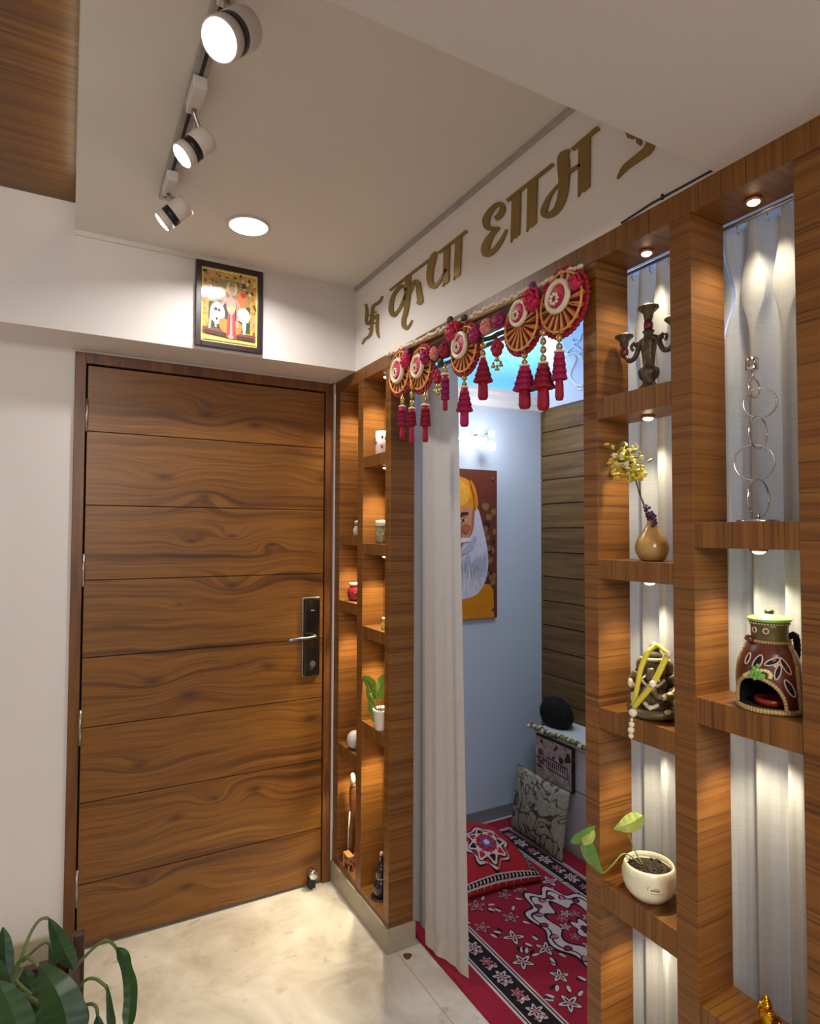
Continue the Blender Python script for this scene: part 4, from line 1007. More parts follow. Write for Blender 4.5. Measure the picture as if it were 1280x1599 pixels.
# --- seated bronze idol with garland
c = nich(1022, 1114, .050); zb = 1.111; ix, iy = c.x, c.y; s = mpp(c)
idol = thing('seated_idol', 'dark bronze seated elephant-headed idol with cream accents', 'statue', (ix,iy,zb))
def cream_edged_bronze():
    n = NT('dark_bronze_cream_edges'); g_ = n.new('ShaderNodeNewGeometry'); f = n.ramp(g_.outputs['Pointiness'], [(.50,(0,0,0,1)),(.58,(1,1,1,1))])  # cream mixed in where the surface is convex
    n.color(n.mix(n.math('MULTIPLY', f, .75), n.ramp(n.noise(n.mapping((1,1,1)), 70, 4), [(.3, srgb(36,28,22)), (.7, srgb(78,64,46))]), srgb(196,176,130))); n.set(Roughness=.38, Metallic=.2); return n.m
IB = cream_edged_bronze(); IC = plain('cream_relief', srgb(214,200,168), .5, 0, .12, 80)
# local frame: F towards the hall (front-left), S sideways
F = Vector((-.88,-.47,0)).normalized(); S = Vector((0,0,1)).cross(F)
def I(a, b, z): return Vector((ix,iy,zb))+S*a*1.08+F*b*1.05+Vector((0,0,z*1.13))
QF = Matrix((S, F, Vector((0,0,1)))).transposed()
bm = BM()
for (a, b, z, r) in ((0,0,.009,(.046,.036,.014)),(0,.004,.030,(.038,.030,.028)),(0,.010,.038,(.032,.028,.026)),(0,0,.062,(.034,.024,.028)),(0,.006,.088,(.026,.023,.025)),(0,0,.110,(.017,.015,.013)),(0,-.002,.122,(.011,.010,.013)),
                    (.030,.008,.016,(.022,.024,.012)),(-.030,.008,.016,(.022,.024,.012)),(.025,-.006,.090,(.005,.014,.019)),(-.025,-.006,.090,(.005,.014,.019))):
    m_ = QF
    if abs(a) == .025: m_ = QF @ Matrix.Rotation(.5*(1 if a > 0 else -1), 3, 'Z') @ Matrix(((2.3,0,0),(0,.4,0),(0,0,1)))
    ell(bm, I(a, b, z), r, 18, 12, mat=m_)
tube(bm, [I(.030,0,.076),I(.042,.006,.058),I(.036,.026,.046),I(.024,.036,.046)], [.011,.010,.008,.007], 12); tube(bm, [I(-.030,0,.076),I(-.042,.006,.060),I(-.038,.024,.050),I(-.034,.034,.060)], [.011,.010,.008,.007], 12)

tube(bm, smooth2d([tuple(I(0,.022,.088)),tuple(I(.001,.030,.074)),tuple(I(.004,.034,.058)),tuple(I(.012,.036,.046)),tuple(I(.020,.038,.046))], 4), [.0105]*5+[.008]*5+[.006]*7, 12)
tube(bm, smooth2d([tuple(I(-.040,.014,.012)),tuple(I(-.014,.036,.010)),tuple(I(.018,.034,.012)),tuple(I(.040,.016,.014))], 5), [.010]*16, 10)
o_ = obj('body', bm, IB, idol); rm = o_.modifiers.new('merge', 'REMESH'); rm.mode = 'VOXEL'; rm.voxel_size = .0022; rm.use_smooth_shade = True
bm = BM()
torus(bm, I(0,.003,.106), (0,0,1), .019, .0032, 26, 7); ell(bm, I(0,-.001,.131), (.006,.006,.006)); torus(bm, I(0,-.002,.117), (0,0,1), .010, .002, 22, 6)
tube(bm, smooth2d([tuple(I(-.022,.020,.072)),tuple(I(-.008,.031,.062)),tuple(I(.010,.032,.062)),tuple(I(.022,.020,.072))], 4), .003, 8)
tube(bm, smooth2d([tuple(I(-.012,.033,.030)),tuple(I(0,.040,.024)),tuple(I(.014,.034,.030))], 4), [.004]*4+[.006]*1+[.004]*4, 8); tube(bm, [I(.036,.026,.050),I(.022,.040,.044)], [.006,.005], 10)
tube(bm, [I(-.010,.024,.078),I(-.016,.036,.072)], [.003,.0012], 8); tube(bm, [I(.010,.024,.078),I(.016,.036,.072)], [.003,.0012], 8)
ell(bm, I(-.036,.038,.064), (.006,.005,.009)); ell(bm, I(.030,.030,.018), (.010,.006,.006))
obj('relief', bm, IC, idol)
# yellow mala
mal = thing('bead_garland', 'yellow sequin garland with white beads draped over the bronze idol', 'garland', (ix-.03,iy,zb+.05))
YS = plain('yellow_sequin', srgb(216,204,70), .5, 0, .2, 400); WB = plain('cream_bead', srgb(232,222,200), .3)
def rope(pts, r):
    q = smooth2d([tuple(p) for p in pts], 6); return q
pa = [at(1011,1018,0,.012), at(1000,1045,0,.002), at(994,1078,0,-.006), at(989,1100,0,-.010)]
pb = [at(1042,1022,0,.008), at(1030,1048,0,-.002), at(1019,1068,0,-.010), at(1001,1090,0,-.012), at(990,1103,0,-.012)]
pc = [at(1011,1018,0,.012), at(1026,1008,0,.030), at(1042,1020,0,.010)]
for pts, r_ in ((pa,.0048),(pb,.0052),(pc,.004)):
    bm = BM(); q = rope(pts, r_); L_ = len(q); qq = smooth2d(q, 3)
    tube(bm, qq, [r_*(1+.16*(k % 2)) for k in range(len(qq))], 10); obj('strand', bm, YS, mal)
for u, v, r_, x in ((1019,1068,5.5,-.015),(988,1113,6.5,-.014),(986,1124,2.5,-.014),(986,1131,4.5,-.014),(985,1140,5.2,-.014),(985,1149,4,-.014),(1044,1021,5,.004)):
    p = at(u, v, 0, x); bm = BM(); ell(bm, p, r_*mpp(p), 14, 10); obj('bead', bm, WB, mal)
bm = BM(); tube(bm, [at(988,1104,0,-.013), at(986,1128,0,-.014), at(985,1154,0,-.014)], .0009, 6); obj('thread', bm, WB, mal)
# --- clay burner shaped like a pot
c = nich(1203, 1108, .050); zb = 1.188; tx, ty = c.x, c.y; s = mpp(c)
bur = thing('oil_burner', 'painted brown clay pot burner with a green lid', 'oil burner', (tx,ty,zb))
CLAY = plain('brown_glazed_clay', srgb(92,44,34), .3, 0, .2, 30, coat=.4); CLAYD = plain('dark_clay', srgb(26,16,14), .9); ROPE = plain('beige_rope_trim', srgb(176,150,98), .6, 0, .25, 160); OLI = plain('olive_glaze', srgb(92,84,36), .35, 0, .2, 40)  # near-black clay serves the inside, leaf fills and handle
fd = (CAM-Vector((tx,ty,CAM.z))).normalized(); fa = math.atan2(fd.y, fd.x)+R(-28)
def brad(z):
    pts = [(0,.049),(.006,.050),(.03,.0505),(.055,.050),(.08,.047),(.100,.040),(.112,.033),(.118,.0295)]
    for (z0, r0), (z1, r1) in zip(pts[:-1], pts[1:]):
        if z <= z1: return r0+(r1-r0)*(z-z0)/(z1-z0)
    return pts[-1][1]
def wrap(a): return (a+math.pi) % (2*math.pi)-math.pi
def inmouth(a, z):
    d = wrap(a-fa)/1.0; return z > .010 and z < .062 and (d/.95)**2+((z-.010)/.050)**2 < 1
zz = [i*.118/44 for i in range(45)]
bm = BM(); lathe(bm, [(brad(z), z) for z in zz], (tx,ty,zb), 72, skip=inmouth); bod = obj('body', bm, CLAY, bur)
bm = BM(); lathe(bm, [(.001,.006)]+[(brad(z)-.005, z) for z in zz[3:]], (tx,ty,zb), 48, skip=inmouth); obj('inside', bm, CLAYD, bod)
def S_(a, z, o=0): r_ = brad(z)+o; return Vector((tx+r_*math.cos(fa+a), ty+r_*math.sin(fa+a), zb+z))
bm = BM(); arch = [S_(.95*math.cos(t), .010+.050*math.sin(t), .0005) for t in [math.pi*k/30 for k in range(31)]]
for k, p in enumerate(arch): ell(bm, p, .0036, 8, 6)
for k in range(60): p = S_(6.283*k/60, .005, .0006); ell(bm, p, (.0040,.0040,.0045), 8, 6)
for k in range(44): p = S_(6.283*k/44, .117, .001); ell(bm, p, .0028, 7, 5)
for k in range(26): t = k/25; p = S_(-1.35+.30*math.sin(t*3.1)-.15, .010+.100*t, .001); ell(bm, p, .0034, 8, 6)
for k in range(26): t = k/25; p = S_(1.35-.10*math.sin(t*3.1)+.15, .010+.100*t, .001); ell(bm, p, .0034, 8, 6)
obj('rope_trim', bm, ROPE, bod)
def almond(a, z, L_, W_, rot):
    pts = []
    for k in range(20):
        t = 6.283*k/20; x = L_*math.cos(t); y = W_*math.sin(t)*abs(math.sin(t))**.3
        da = (x*math.cos(rot)-y*math.sin(rot))/.045; dz = x*math.sin(rot)+y*math.cos(rot); pts.append((a+da, z+dz))
    return pts
bm = BM(); bm2 = BM()
for a, z, L_, W_, rot in ((.08,.084,.014,.006,1.2),(.58,.088,.013,.0045,.45),(.72,.072,.013,.004,1.3),(.98,.082,.015,.0045,-1.1),(1.08,.046,.016,.005,-1.1),(-.32,.088,.010,.004,1.4)):
    q = almond(a, z, L_, W_, rot); tube(bm, [S_(x, y, .0012) for x, y in q], .0012, 6, closed=True); flat(bm2, [S_(x, y, .0008) for x, y in q])
obj('leaf_outline', bm, plain('pale_outline', srgb(206,180,168), .5), bod); obj('leaf_cutout', bm2, CLAYD, bod, recalc=False)
bm = BM(); rr = random.Random(4)
for k in range(22): ell(bm, S_(.06+rr.gauss(0,.12), .068+rr.gauss(0,.005), .002), (.004,.004,.004), 7, 5)
sp_ = obj('green_posy', bm, plain('bright_green_clay', srgb(106,170,70), .5), bod)
bm = BM()
for k in range(12): ell(bm, S_(.08+.42*math.cos(k*.6), .066+.007*math.sin(k*.9), .002), (.004,.004,.003), 7, 5)
obj('cream_posy', bm, plain('cream_clay', srgb(218,206,140), .5), bod)
bm = BM(); lathe(bm, [(.0295,.117),(.030,.120),(.0285,.126),(.029,.140),(.031,.150)], (tx,ty,zb), 40); nk = obj('neck', bm, OLI, bur)
bm = BM()
for da in (.30, -.38):
    p = Vector((tx+.0296*math.cos(fa+da), ty+.0296*math.sin(fa+da), zb+.136)); n_ = Vector((math.cos(fa+da), math.sin(fa+da), 0)); torus(bm, p, n_, .0042, .0014, 18, 6)
for k in range(40): a = 6.283*k/40; ell(bm, (tx+.0305*math.cos(a), ty+.0305*math.sin(a), zb+.1475), .0017, 6, 5)
obj('neck_trim', bm, plain('pale_outline', srgb(206,180,168)), nk)
bm = BM(); lathe(bm, [(.030,.150),(.035,.153),(.034,.156),(.020,.161),(.006,.164),(.001,.1645)], (tx,ty,zb), 36); ld = obj('lid', bm, plain('pale_green_glaze', srgb(150,190,110), .3, 0, .1, coat=.4), bur)
bm = BM(); ell(bm, (tx,ty,zb+.167), (.008,.008,.004)); obj('knob', bm, plain('dark_green_knob', srgb(46,60,34), .4), ld)
bm = BM(); hdir = -CR; hr = Vector((hdir.x, hdir.y, 0)).normalized()
base = Vector((tx,ty,zb)); pr_ = -hr
tube(bm, smooth2d([tuple(base+pr_*.028+Vector((0,0,.120))), tuple(base+pr_*.044+Vector((0,0,.126))), tuple(base+pr_*.048+Vector((0,0,.105))), tuple(base+pr_*.046+Vector((0,0,.082)))], 6), [.005+.0012*(k % 2) for k in range(19)], 10); obj('handle', bm, CLAYD, bur)
bm = BM(); tube(bm, [base+hr*.030+Vector((0,0,.116)), base+hr*.040+Vector((0,0,.123))], [.007,.005], 10); obj('spout', bm, CLAY, bur)
tl = thing('oil_cup', 'small red clay cup inside the pot burner mouth', 'cup', (tx,ty,zb+.007))
bm = BM(); lathe(bm, [(.016,.0065),(.024,.010),(.026,.020),(.023,.020),(.018,.012)], (tx+fd.x*.006,ty+fd.y*.006,zb), 26); obj('bowl', bm, plain('red_terracotta', srgb(150,46,20), .35, 0, .2, coat=.3), tl)

# leaf blades
def blade(bm, pts, mi=0, fold=.30, nsub=5, ax=1, up=None):
    """pts: (u, v, halfwidth px, plane offset) -> leaf along real points; ax: plane axis"""
    q = smooth2d([tuple(map(float, p)) for p in pts], nsub); rows = []
    for i, (u, v, wd, val) in enumerate(q):
        a_, b_ = q[max(i-1, 0)], q[min(i+1, len(q)-1)]; dx, dy = b_[0]-a_[0], b_[1]-a_[1]; ln = math.hypot(dx, dy) or 1
        nx, ny = -dy/ln*wd, dx/ln*wd
        row = []
        for k in (-1, -.5, 0, 0, .5, 1):
            p = at(u+nx*k, v+ny*k, ax, val); h = fold*abs(k)*wd*mpp(p)*(1+.12*math.sin(i*1.7+k))
            d = (p-CAM).normalized(); row.append(bm.verts.new(p+d*h*1.3+Vector((0,0,.0))))
        rows.append(row)
    for i in range(len(rows)-1):
        for k in (0, 1, 3, 4):
            f = bm.faces.new((rows[i][k], rows[i][k+1], rows[i+1][k+1], rows[i+1][k])); f.material_index = mi; f.smooth = True
def vine(bm, pts, r, ax=1, mi=0):
    q = smooth2d([tuple(map(float, p)) for p in pts], 5); tube(bm, [at(u, v, ax, val) for u, v, val in q], r, 7, mi)
# --- cream pot with pothos
c = nich(1014, 1408, .047); zb = .738; ox, oy = c.x, c.y; s = mpp(c)
pot = thing('potted_pothos', 'round cream pot with a trailing pothos on the lattice shelf', 'plant', (ox,oy,zb))
bm = BM(); lathe(bm, [(.026,0),(.036,.004),(.049,.020),(.0545,.038),(.0545,.052),(.050,.066),(.0475,.070),(.045,.069),(.046,.060),(.045,.056)], (ox,oy,zb), 44); pb_ = obj('pot', bm, CREAM, pot)
bm = BM(); lathe(bm, [(.0465,.056),(.030,.060),(.012,.061),(.001,.060)], (ox,oy,zb), 30, rfun=lambda a, i: 1+.03*math.sin(a*7)); rr = random.Random(3)
for k in range(70): a, r_ = rr.uniform(0,6.28), rr.uniform(0,.040); ell(bm, (ox+r_*math.cos(a), oy+r_*math.sin(a), zb+.0615), (.004,.005,.003), 6, 4)
obj('soil', bm, SOIL, pot)
bm = BM(); fpa = math.atan2(CAM.y-oy, CAM.x-ox)+.28
def ps(a, z): 
    pts = [(.020,.049),(.038,.0545),(.052,.0545)]; r_ = .0548 if z > .036 else .049+(z-.02)/.018*.0058
    return Vector((ox+r_*math.cos(fpa+a), oy+r_*math.sin(fpa+a), zb+z))
rr = random.Random(7)
for row, (z, n_, h) in enumerate(((.044, 5, .0014), (.039, 9, .0034), (.0335, 12, .0012))):
    a = -.24 if row else -.12
    for k in range(n_):
        da = rr.uniform(.03,.05) if row else .035; flat(bm, [ps(a,z), ps(a+da*.7,z), ps(a+da*.7,z+h), ps(a,z+h)]); a += da
for k in range(4): flat(bm, [ps(-.36+.01*k,.040+.002*k), ps(-.34+.01*k,.040+.002*k), ps(-.34+.01*k,.0415+.002*k), ps(-.36+.01*k,.0415+.002*k)])
obj('printed_mark', bm, plain('grey_print', srgb(70,70,66), .6), pb_, recalc=False)
bm = BM(); vine(bm, [(1003,1350,.04),(992,1330,.035),(985,1312,.03),(981,1302,.03)], .0016, 0); vine(bm, [(1000,1350,.035),(975,1333,.0),(955,1352,-.03),(940,1363,-.04),(925,1350,-.045),(918,1325,-.05)], .0016, 0); vine(bm, [(940,1363,-.04),(930,1352,-.045),(922,1335,-.05)], .0013, 0)
obj('stem', bm, STEM, pot)
bm = BM(); blade(bm, [(958,1295,1,.02),(966,1292,6,.022),(978,1288,13,.026),(991,1282,15,.032),(1000,1276,9,.036),(1003,1273,1,.038)], ax=0); obj('leaf', bm, LEAFP, pot)
bm = BM(); blade(bm, [(890,1315,1,-.06),(898,1312,7,-.06),(908,1306,8,-.058),(918,1298,6,-.055),(929,1290,1,-.05)], ax=0); obj('leaf', bm, LEAF, pot)
bm = BM(); blade(bm, [(919,1300,4,-.055),(916,1318,10,-.055),(922,1336,11,-.05),(932,1352,6,-.045),(941,1363,1,-.04)], ax=0); obj('leaf', bm, LEAF, pot)
bm = BM(); blade(bm, [(925,1292,1,-.05),(922,1302,8,-.055),(916,1312,9,-.06),(911,1320,1,-.062)], ax=0); obj('leaf', bm, LEAFP, pot)
# --- small golden figurine
c = nich(1200, 1612, .045); zb = .633; fx, fy = c.x, c.y
fig = thing('golden_figurine', 'small shiny golden seated figurine on the lowest visible shelf', 'figurine', (fx,fy,zb))
ff = Vector((CAM.x-fx, CAM.y-fy, 0)).normalized(); fs = Vector((0,0,1)).cross(ff)
def FI(a, b, z): return Vector((fx,fy,zb))+fs*a+ff*b+Vector((0,0,z))
bm = BM(); QM_ = Matrix((fs, ff, Vector((0,0,1)))).transposed(); zt = at(1192,1549,0,.045).z-zb
k = zt/.10
for (a, b, z, r) in ((0,0,.006,(.030,.026,.008)),(0,.006,.018,(.028,.022,.012)),(0,0,.042,(.018,.014,.022)),(0,.006,.036,(.013,.012,.014)),(-.004,.002,.074,(.011,.011,.012)),(-.005,0,.088,(.008,.008,.006)),(-.005,0,.095,(.004,.004,.006)),(.020,.004,.014,(.014,.016,.008)),(-.020,.004,.014,(.014,.016,.008))):
    ell(bm, FI(a*k, b*k, z*k), (r[0]*k*1.3, r[1]*k*1.3, r[2]*k), 14, 10, mat=QM_)
tube(bm, [FI(.016*k,0,.056*k),FI(.026*k,.002,.042*k),FI(.022*k,.014*k,.026*k)], [.006*k,.005*k,.004*k], 10); tube(bm, [FI(-.016*k,0,.056*k),FI(-.024*k,.004,.066*k),FI(-.018*k,.008*k,.082*k)], [.006*k,.005*k,.004*k], 10)
o_ = obj('body', bm, GOLDB, fig); rm = o_.modifiers.new('merge', 'REMESH'); rm.mode = 'VOXEL'; rm.voxel_size = .0018; rm.use_smooth_shade = True
bm = BM(); torus(bm, FI(0,.004,.060*k), (0,0,1), .014*k, .002, 20, 6); torus(bm, FI(0,.004,.030*k), (0,.2,1), .018*k, .002, 20, 6); torus(bm, FI(-.005*k,0,.084*k), (0,0,1), .009*k, .0018, 18, 6); obj('ornament', bm, GOLDB, fig)

# ------------------------------------------------------------------ little things in the narrow partition
XN = .045
def cen(u, z, x=XN):
    """spot on a shelf of height z under the photo column u"""
    p = at(u, 833, 0, x); return Vector((p.x, p.y, z))
# white patterned mug
p = cen(598, 1.790); mug = thing('mug', 'white patterned mug on the top shelf beside the doorway', 'mug', p)
bm = BM(); lathe(bm, [(.028,0),(.031,.004),(.031,.092),(.028,.092),(.028,.008)], p, 28)
obj('body', bm, plain('mug_white', srgb(226,214,206), .3, 0, .05), mug); bm = BM(); rr = random.Random(1)
for k in range(26): a, z = rr.uniform(0,6.28), rr.uniform(.02,.08); ell(bm, p+Vector((.0312*math.cos(a), .0312*math.sin(a), z)), (.005,.005,.008), 7, 5)
obj('pattern', bm, plain('mug_print', srgb(140,100,98), .5, 0, .3), mug); bm = BM(); tube(bm, smooth2d([tuple(p+Vector((0,-.030,.076))),tuple(p+Vector((0,-.050,.066))),tuple(p+Vector((0,-.050,.036))),tuple(p+Vector((0,-.030,.024)))], 5), .004, 8); obj('handle', bm, MATS['mug_white'], mug)
# tiny glass jar
p = cen(557, 1.478); t = thing('glass_jar', 'tiny glass jar with a silver lid on the shelf closest to the door', 'jar', p)
GLS = plain('frosted_glass', srgb(190,188,176), .15, 0, .25, 60)
bm = BM(); lathe(bm, [(.012,0),(.015,.004),(.016,.024),(.010,.036),(.009,.042)], p, 20); obj('body', bm, GLS, t); bm = BM(); lathe(bm, [(.011,.042),(.011,.062),(.0005,.063)], p, 18); obj('lid', bm, SILV, t)
# jar with pale lid
p = cen(598, 1.448); t = thing('glass_jar', 'glass jar of dried leaves with a pale round lid', 'jar', p)
bm = BM(); lathe(bm, [(.026,0),(.031,.006),(.032,.050),(.026,.062),(.025,.068)], p, 28); obj('body', bm, plain('leafy_glass', srgb(130,128,92), .12, 0, .5, 70, coat=.5), t)
bm = BM(); lathe(bm, [(.029,.066),(.030,.070),(.030,.086),(.026,.090),(.0005,.091)], p, 28); obj('lid', bm, plain('pale_lid', srgb(206,196,176), .4), t)
# red jar
p = cen(555, 1.203); t = thing('red_jar', 'round red glass jar with a pale rim near the door', 'jar', p)
bm = BM(); lathe(bm, [(.018,0),(.028,.006),(.034,.026),(.032,.048),(.022,.060),(.021,.066)], p, 28); obj('body', bm, plain('red_glass', srgb(140,34,44), .15, 0, .15, 20, coat=.6), t)
bm = BM(); lathe(bm, [(.023,.064),(.024,.068),(.024,.076),(.001,.077)], p, 24); obj('lid', bm, plain('pale_lid', srgb(206,196,176)), t)
# tiny yellow bottle
p = cen(600, 1.124, .03); t = thing('small_bottle', 'tiny yellow bottle with a pale cap on the middle shelf', 'bottle', p)
bm = BM(); lathe(bm, [(.009,0),(.011,.003),(.011,.024),(.006,.030),(.005,.034)], p, 16); obj('body', bm, plain('yellow_oil_glass', srgb(200,180,90), .2, 0, .1), t); bm = BM(); lathe(bm, [(.0075,.034),(.008,.046),(.0005,.047)], p, 16); obj('cap', bm, WPLAST, t)
# white pot with small plant
p = cen(599, .754, .025); t = thing('potted_plant', 'small leafy plant in a white ribbed pot near the doorway', 'plant', p)
bm = BM(); lathe(bm, [(.026,0),(.029,.004),(.036,.066),(.038,.068),(.038,.078),(.034,.078),(.033,.068)], p, 30); obj('pot', bm, plain('pot_white', srgb(226,222,214), .4, 0, .04), t)
bm = BM(); lathe(bm, [(.034,.070),(.001,.074)], p, 20); obj('soil', bm, SOIL, t)
bm = BM(); bm2 = BM()
for pts in ([(592,1108,.02),(588,1090,.015),(580,1075,.01)], [(594,1108,.02),(596,1090,.02),(597,1076,.02)], [(590,1110,.02),(583,1096,.0),(578,1082,-.005)], [(592,1108,.02),(590,1096,.01),(588,1086,.01)]): vine(bm2, pts, .0016, 0)
for pts in ([(566,1056,1,.005),(572,1060,6,.005),(580,1070,8,.008),(586,1082,1,.012)], [(592,1082,1,.02),(594,1070,6,.02),(598,1060,7,.02),(601,1054,1,.02)], [(574,1068,1,.0),(576,1082,5,.0),(581,1098,4,.0),(584,1112,1,.0)], [(578,1088,1,.01),(586,1086,6,.01),(594,1084,6,.015),(601,1082,1,.02)],
            [(576,1092,1,-.005),(579,1104,5,-.005),(583,1116,5,-.006),(582,1128,1,-.008)]): blade(bm, pts, ax=0)
obj('foliage', bm, plain('fresh_leaf', srgb(120,160,60), .4, 0, .25, 60), t); obj('stem', bm2, STEM, t)
# white ball
p = cen(556, .600, .03); bm = BM(); rb = .033; lathe(bm, [(.0005,0)]+[(rb*math.sin(math.pi*k/20), rb*1.15*(1-math.cos(math.pi*k/20))) for k in range(1,20)]+[(.0005,rb*2.3)], p, 26)
t = obj('decorative_egg', bm, plain('grey_white_stone', srgb(196,190,186), .4, 0, .15, 40), loc=p); tag(t, 'egg-shaped white ornament on the low shelf beside the door', 'ornament')
# slender figure on a little stand
p = cen(553, .112, .04); t = thing('carved_figure', 'slender dark carved figure with a white head standing in the lowest niche', 'figurine', p)
zt = .50-.112
bm = BM(); tube(bm, smooth2d([tuple(p+Vector((0,.012,.04))),tuple(p+Vector((0,.006,.12))),tuple(p+Vector((0,-.002,.20))),tuple(p+Vector((0,.004,.29))),tuple(p+Vector((0,-.004,.33)))], 5), [.012]*3+[.014]*5+[.011]*5+[.013]*5+[.010]*3, 12)
lathe(bm, [(.030,0),(.030,.012),(.018,.020),(.014,.042)], p, 20); obj('body', bm, plain('carved_dark_wood', srgb(92,52,30), .45, 0, .3, 50), t)
bm = BM(); tube(bm, [p+Vector((-.012,.014,.05)),p+Vector((-.014,.006,.14)),p+Vector((-.012,-.002,.22))], [.003,.004,.003], 7); obj('staff', bm, plain('ivory_bone', srgb(206,190,166), .4), t)
bm = BM(); ell(bm, p+Vector((-.002,-.005,.352)), (.011,.012,.026)); obj('head', bm, plain('ivory_bone', srgb(206,190,166), .4), t)
p = cen(547, .112, .012); t = thing('mini_stool', 'tiny wooden stool in front of the carved figure', 'stool', p)
bm = BM(); box(bm, p+Vector((-.012,-.028,.052)), p+Vector((.014,.028,.060))); box(bm, p+Vector((-.012,-.028,.028)), p+Vector((.014,.028,.034))); obj('top', bm, plain('pale_wood', srgb(178,128,82), .5, 0, .15), t)
for dx in (-.009,.011):
    for dy in (-.025,.025): bm = BM(); box(bm, p+Vector((dx-.003,dy-.003,0)), p+Vector((dx+.003,dy+.003,.054))); obj('leg', bm, MATS['pale_wood'], t)
# dark bottle
p = cen(598, .112, .045); t = thing('dark_bottle', 'dark glazed bottle figurine on a round mat in the lowest niche', 'bottle', p)
bm = BM(); lathe(bm, [(.026,.004),(.030,.010),(.030,.050),(.022,.062),(.018,.070),(.022,.084),(.024,.100),(.016,.116),(.008,.124),(.008,.150),(.010,.152)], p, 26); obj('body', bm, plain('black_glaze', srgb(28,22,26), .2, 0, .2, coat=.6), t)
bm = BM(); ell(bm, p+Vector((0,0,.158)), (.009,.009,.010)); torus(bm, p+Vector((0,0,.072)), (0,0,1), .019, .003, 24, 6); obj('stopper', bm, SILV, t)
bm = BM(); lathe(bm, [(.040,0),(.040,.003),(.001,.0035)], p, 28); obj('mat', bm, plain('dark_mat', srgb(48,30,24), .7), t)
# small brown chip on the floor by the plinth
p = at(636, 1494, 2, 0); bm = BM(); lathe(bm, [(.014,0.0005),(.015,.004),(.010,.006),(.001,.0065)], p, 12, rfun=lambda a, i: 1+.15*math.cos(3*a)); tag(obj('floor_stopper', bm, plain('brown_stopper', srgb(96,58,34), .6), loc=p), 'small brown floor stopper on the marble by the plinth', 'stopper')

# ================================================================== BIG PLANT, front left
pl = thing('potted_peace_lily', 'large drooping green peace lily in a dark wooden planter by the wall', 'plant', (-1.17,-1.2,0))
zt = .64; px_ = -.975
DW = plain('dark_planter_wood', srgb(70,42,34), .5, 0, .25, 40)
bm = BM()
for lo_, hi_ in (((-1.36,-1.36,0),(-1.34,-1.02,zt-.04)),((px_-.03,-1.36,0),(px_-.01,-1.02,zt-.04)),((-1.34,-1.36,0),(px_-.03,-1.34,zt-.04)),((-1.34,-1.04,0),(px_-.03,-1.02,zt-.04))): box(bm, lo_, hi_)
obj('planter_box', bm, DW, pl, bevel=.003)
for xx in (-1.365, px_-.022):
    for yy in (-1.37, -1.035):
        bm = BM(); box(bm, (xx,yy,0), (xx+.022,yy+.022,zt)); obj('post', bm, DW, pl, bevel=.003)
bm = BM(); box(bm, (-1.345,-1.345,zt-.09), (px_-.025,-1.03,zt-.07)); obj('soil', bm, SOIL, pl)
def k(u, v): return (u/4.267, 1380+v/4.267)
def kb(bm, pts, nsub=6): blade(bm, [k(u, v)+(w_/4.267, y) for u, v, w_, y in pts], ax=1, nsub=nsub)
def kv(bm, pts, r=.0028): vine(bm, [k(u, v)+(y,) for u, v, y in pts], r)
bmL, bmS = BM(), BM()
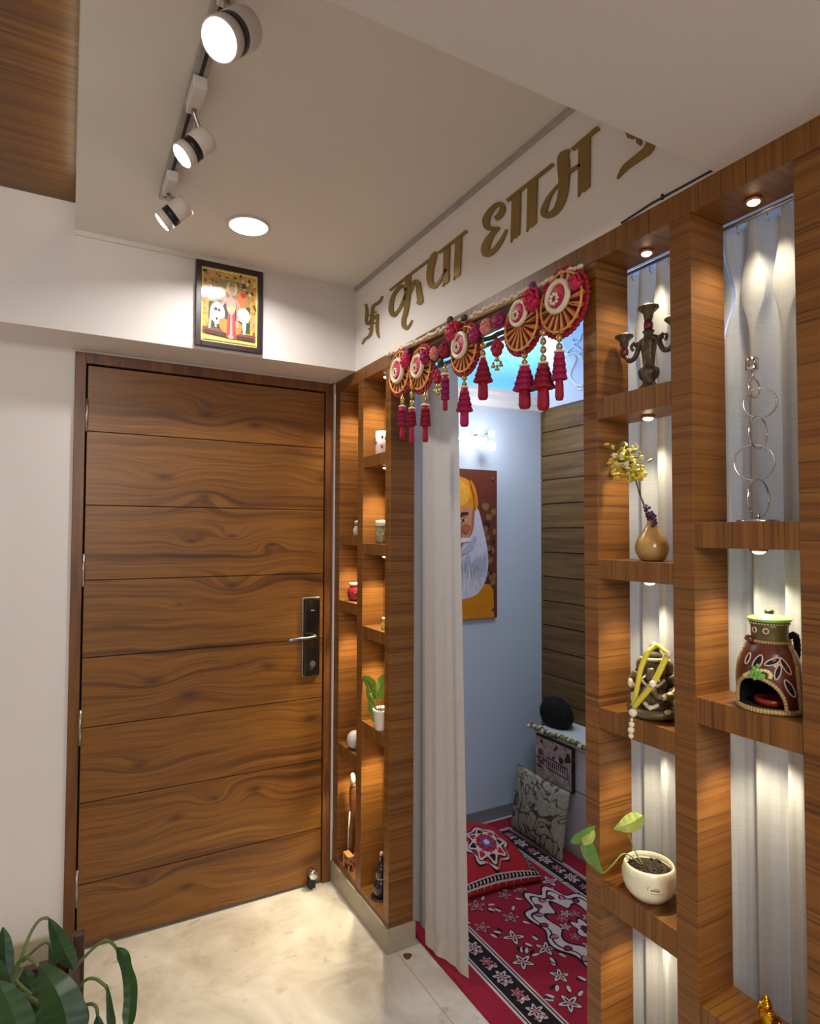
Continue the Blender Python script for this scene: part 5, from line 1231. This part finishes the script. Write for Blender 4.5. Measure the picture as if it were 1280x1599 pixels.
leaves = [
 [(325,228,4,-1.18),(352,280,34,-1.19),(395,370,62,-1.20),(430,450,72,-1.21),(465,520,56,-1.22),(492,572,3,-1.23)],
 [(20,290,6,-1.22),(30,360,42,-1.24),(36,470,58,-1.26),(40,580,50,-1.28),(46,690,4,-1.30)],
 [(258,545,8,-1.30),(310,600,80,-1.33),(370,700,132,-1.37),(420,820,150,-1.40),(450,960,140,-1.43),(470,1120,60,-1.45),(480,1200,3,-1.46)],
 [(770,425,5,-1.22),(815,470,44,-1.24),(842,560,40,-1.25),(866,660,48,-1.26),(868,780,46,-1.27),(856,900,42,-1.28),(840,1020,4,-1.29)],
 [(712,670,4,-1.28),(722,740,16,-1.29),(732,830,24,-1.30),(742,930,30,-1.31),(750,1040,4,-1.32)],
 [(650,870,3,-1.32),(655,915,28,-1.33),(660,980,40,-1.34),(668,1060,4,-1.35)],
 [(150,560,6,-1.24),(180,610,48,-1.25),(200,690,56,-1.26),(210,760,6,-1.27)],
 [(-30,640,10,-1.34),(20,720,90,-1.36),(70,830,130,-1.38),(120,960,120,-1.40),(150,1120,5,-1.42)],
 [(110,800,8,-1.30),(170,850,70,-1.32),(230,930,80,-1.34),(280,1040,5,-1.35)],
 [(470,740,8,-1.24),(505,800,60,-1.25),(530,900,66,-1.26),(540,1030,6,-1.27)],
 [(-60,470,8,-1.30),(-20,560,60,-1.31),(0,700,70,-1.32),(10,860,6,-1.33)],
 [(330,400,3,-1.05),(342,450,20,-1.06),(350,520,26,-1.07),(352,590,4,-1.08)],
]
for pts in leaves: kb(bmL, pts)
for pts in ([(60,760,-1.26),(120,560,-1.22),(190,360,-1.19),(260,245,-1.18),(325,228,-1.18)], [(50,720,-1.28),(100,560,-1.26),(160,490,-1.27),(230,520,-1.29),(262,560,-1.30)], [(380,700,-1.2),(500,560,-1.2),(600,450,-1.21),(690,378,-1.22),(745,395,-1.22),(775,430,-1.22)],
            [(480,760,-1.24),(560,650,-1.26),(630,632,-1.27),(690,670,-1.28),(715,700,-1.28)], [(520,830,-1.28),(600,800,-1.31),(640,820,-1.32),(652,880,-1.32)], [(60,740,-1.28),(160,740,-1.3),(260,790,-1.32)], [(150,520,-1.05),(230,440,-1.05),(300,390,-1.05),(335,410,-1.05)],
            [(40,900,-1.3),(90,700,-1.3),(150,560,-1.27)], [(100,640,-1.3),(150,690,-1.31),(210,740,-1.32)]): kv(bmS, pts)
obj('foliage', bmL, LEAFD, pl); obj('stem', bmS, plain('dark_stem', srgb(88,108,52), .5), pl)
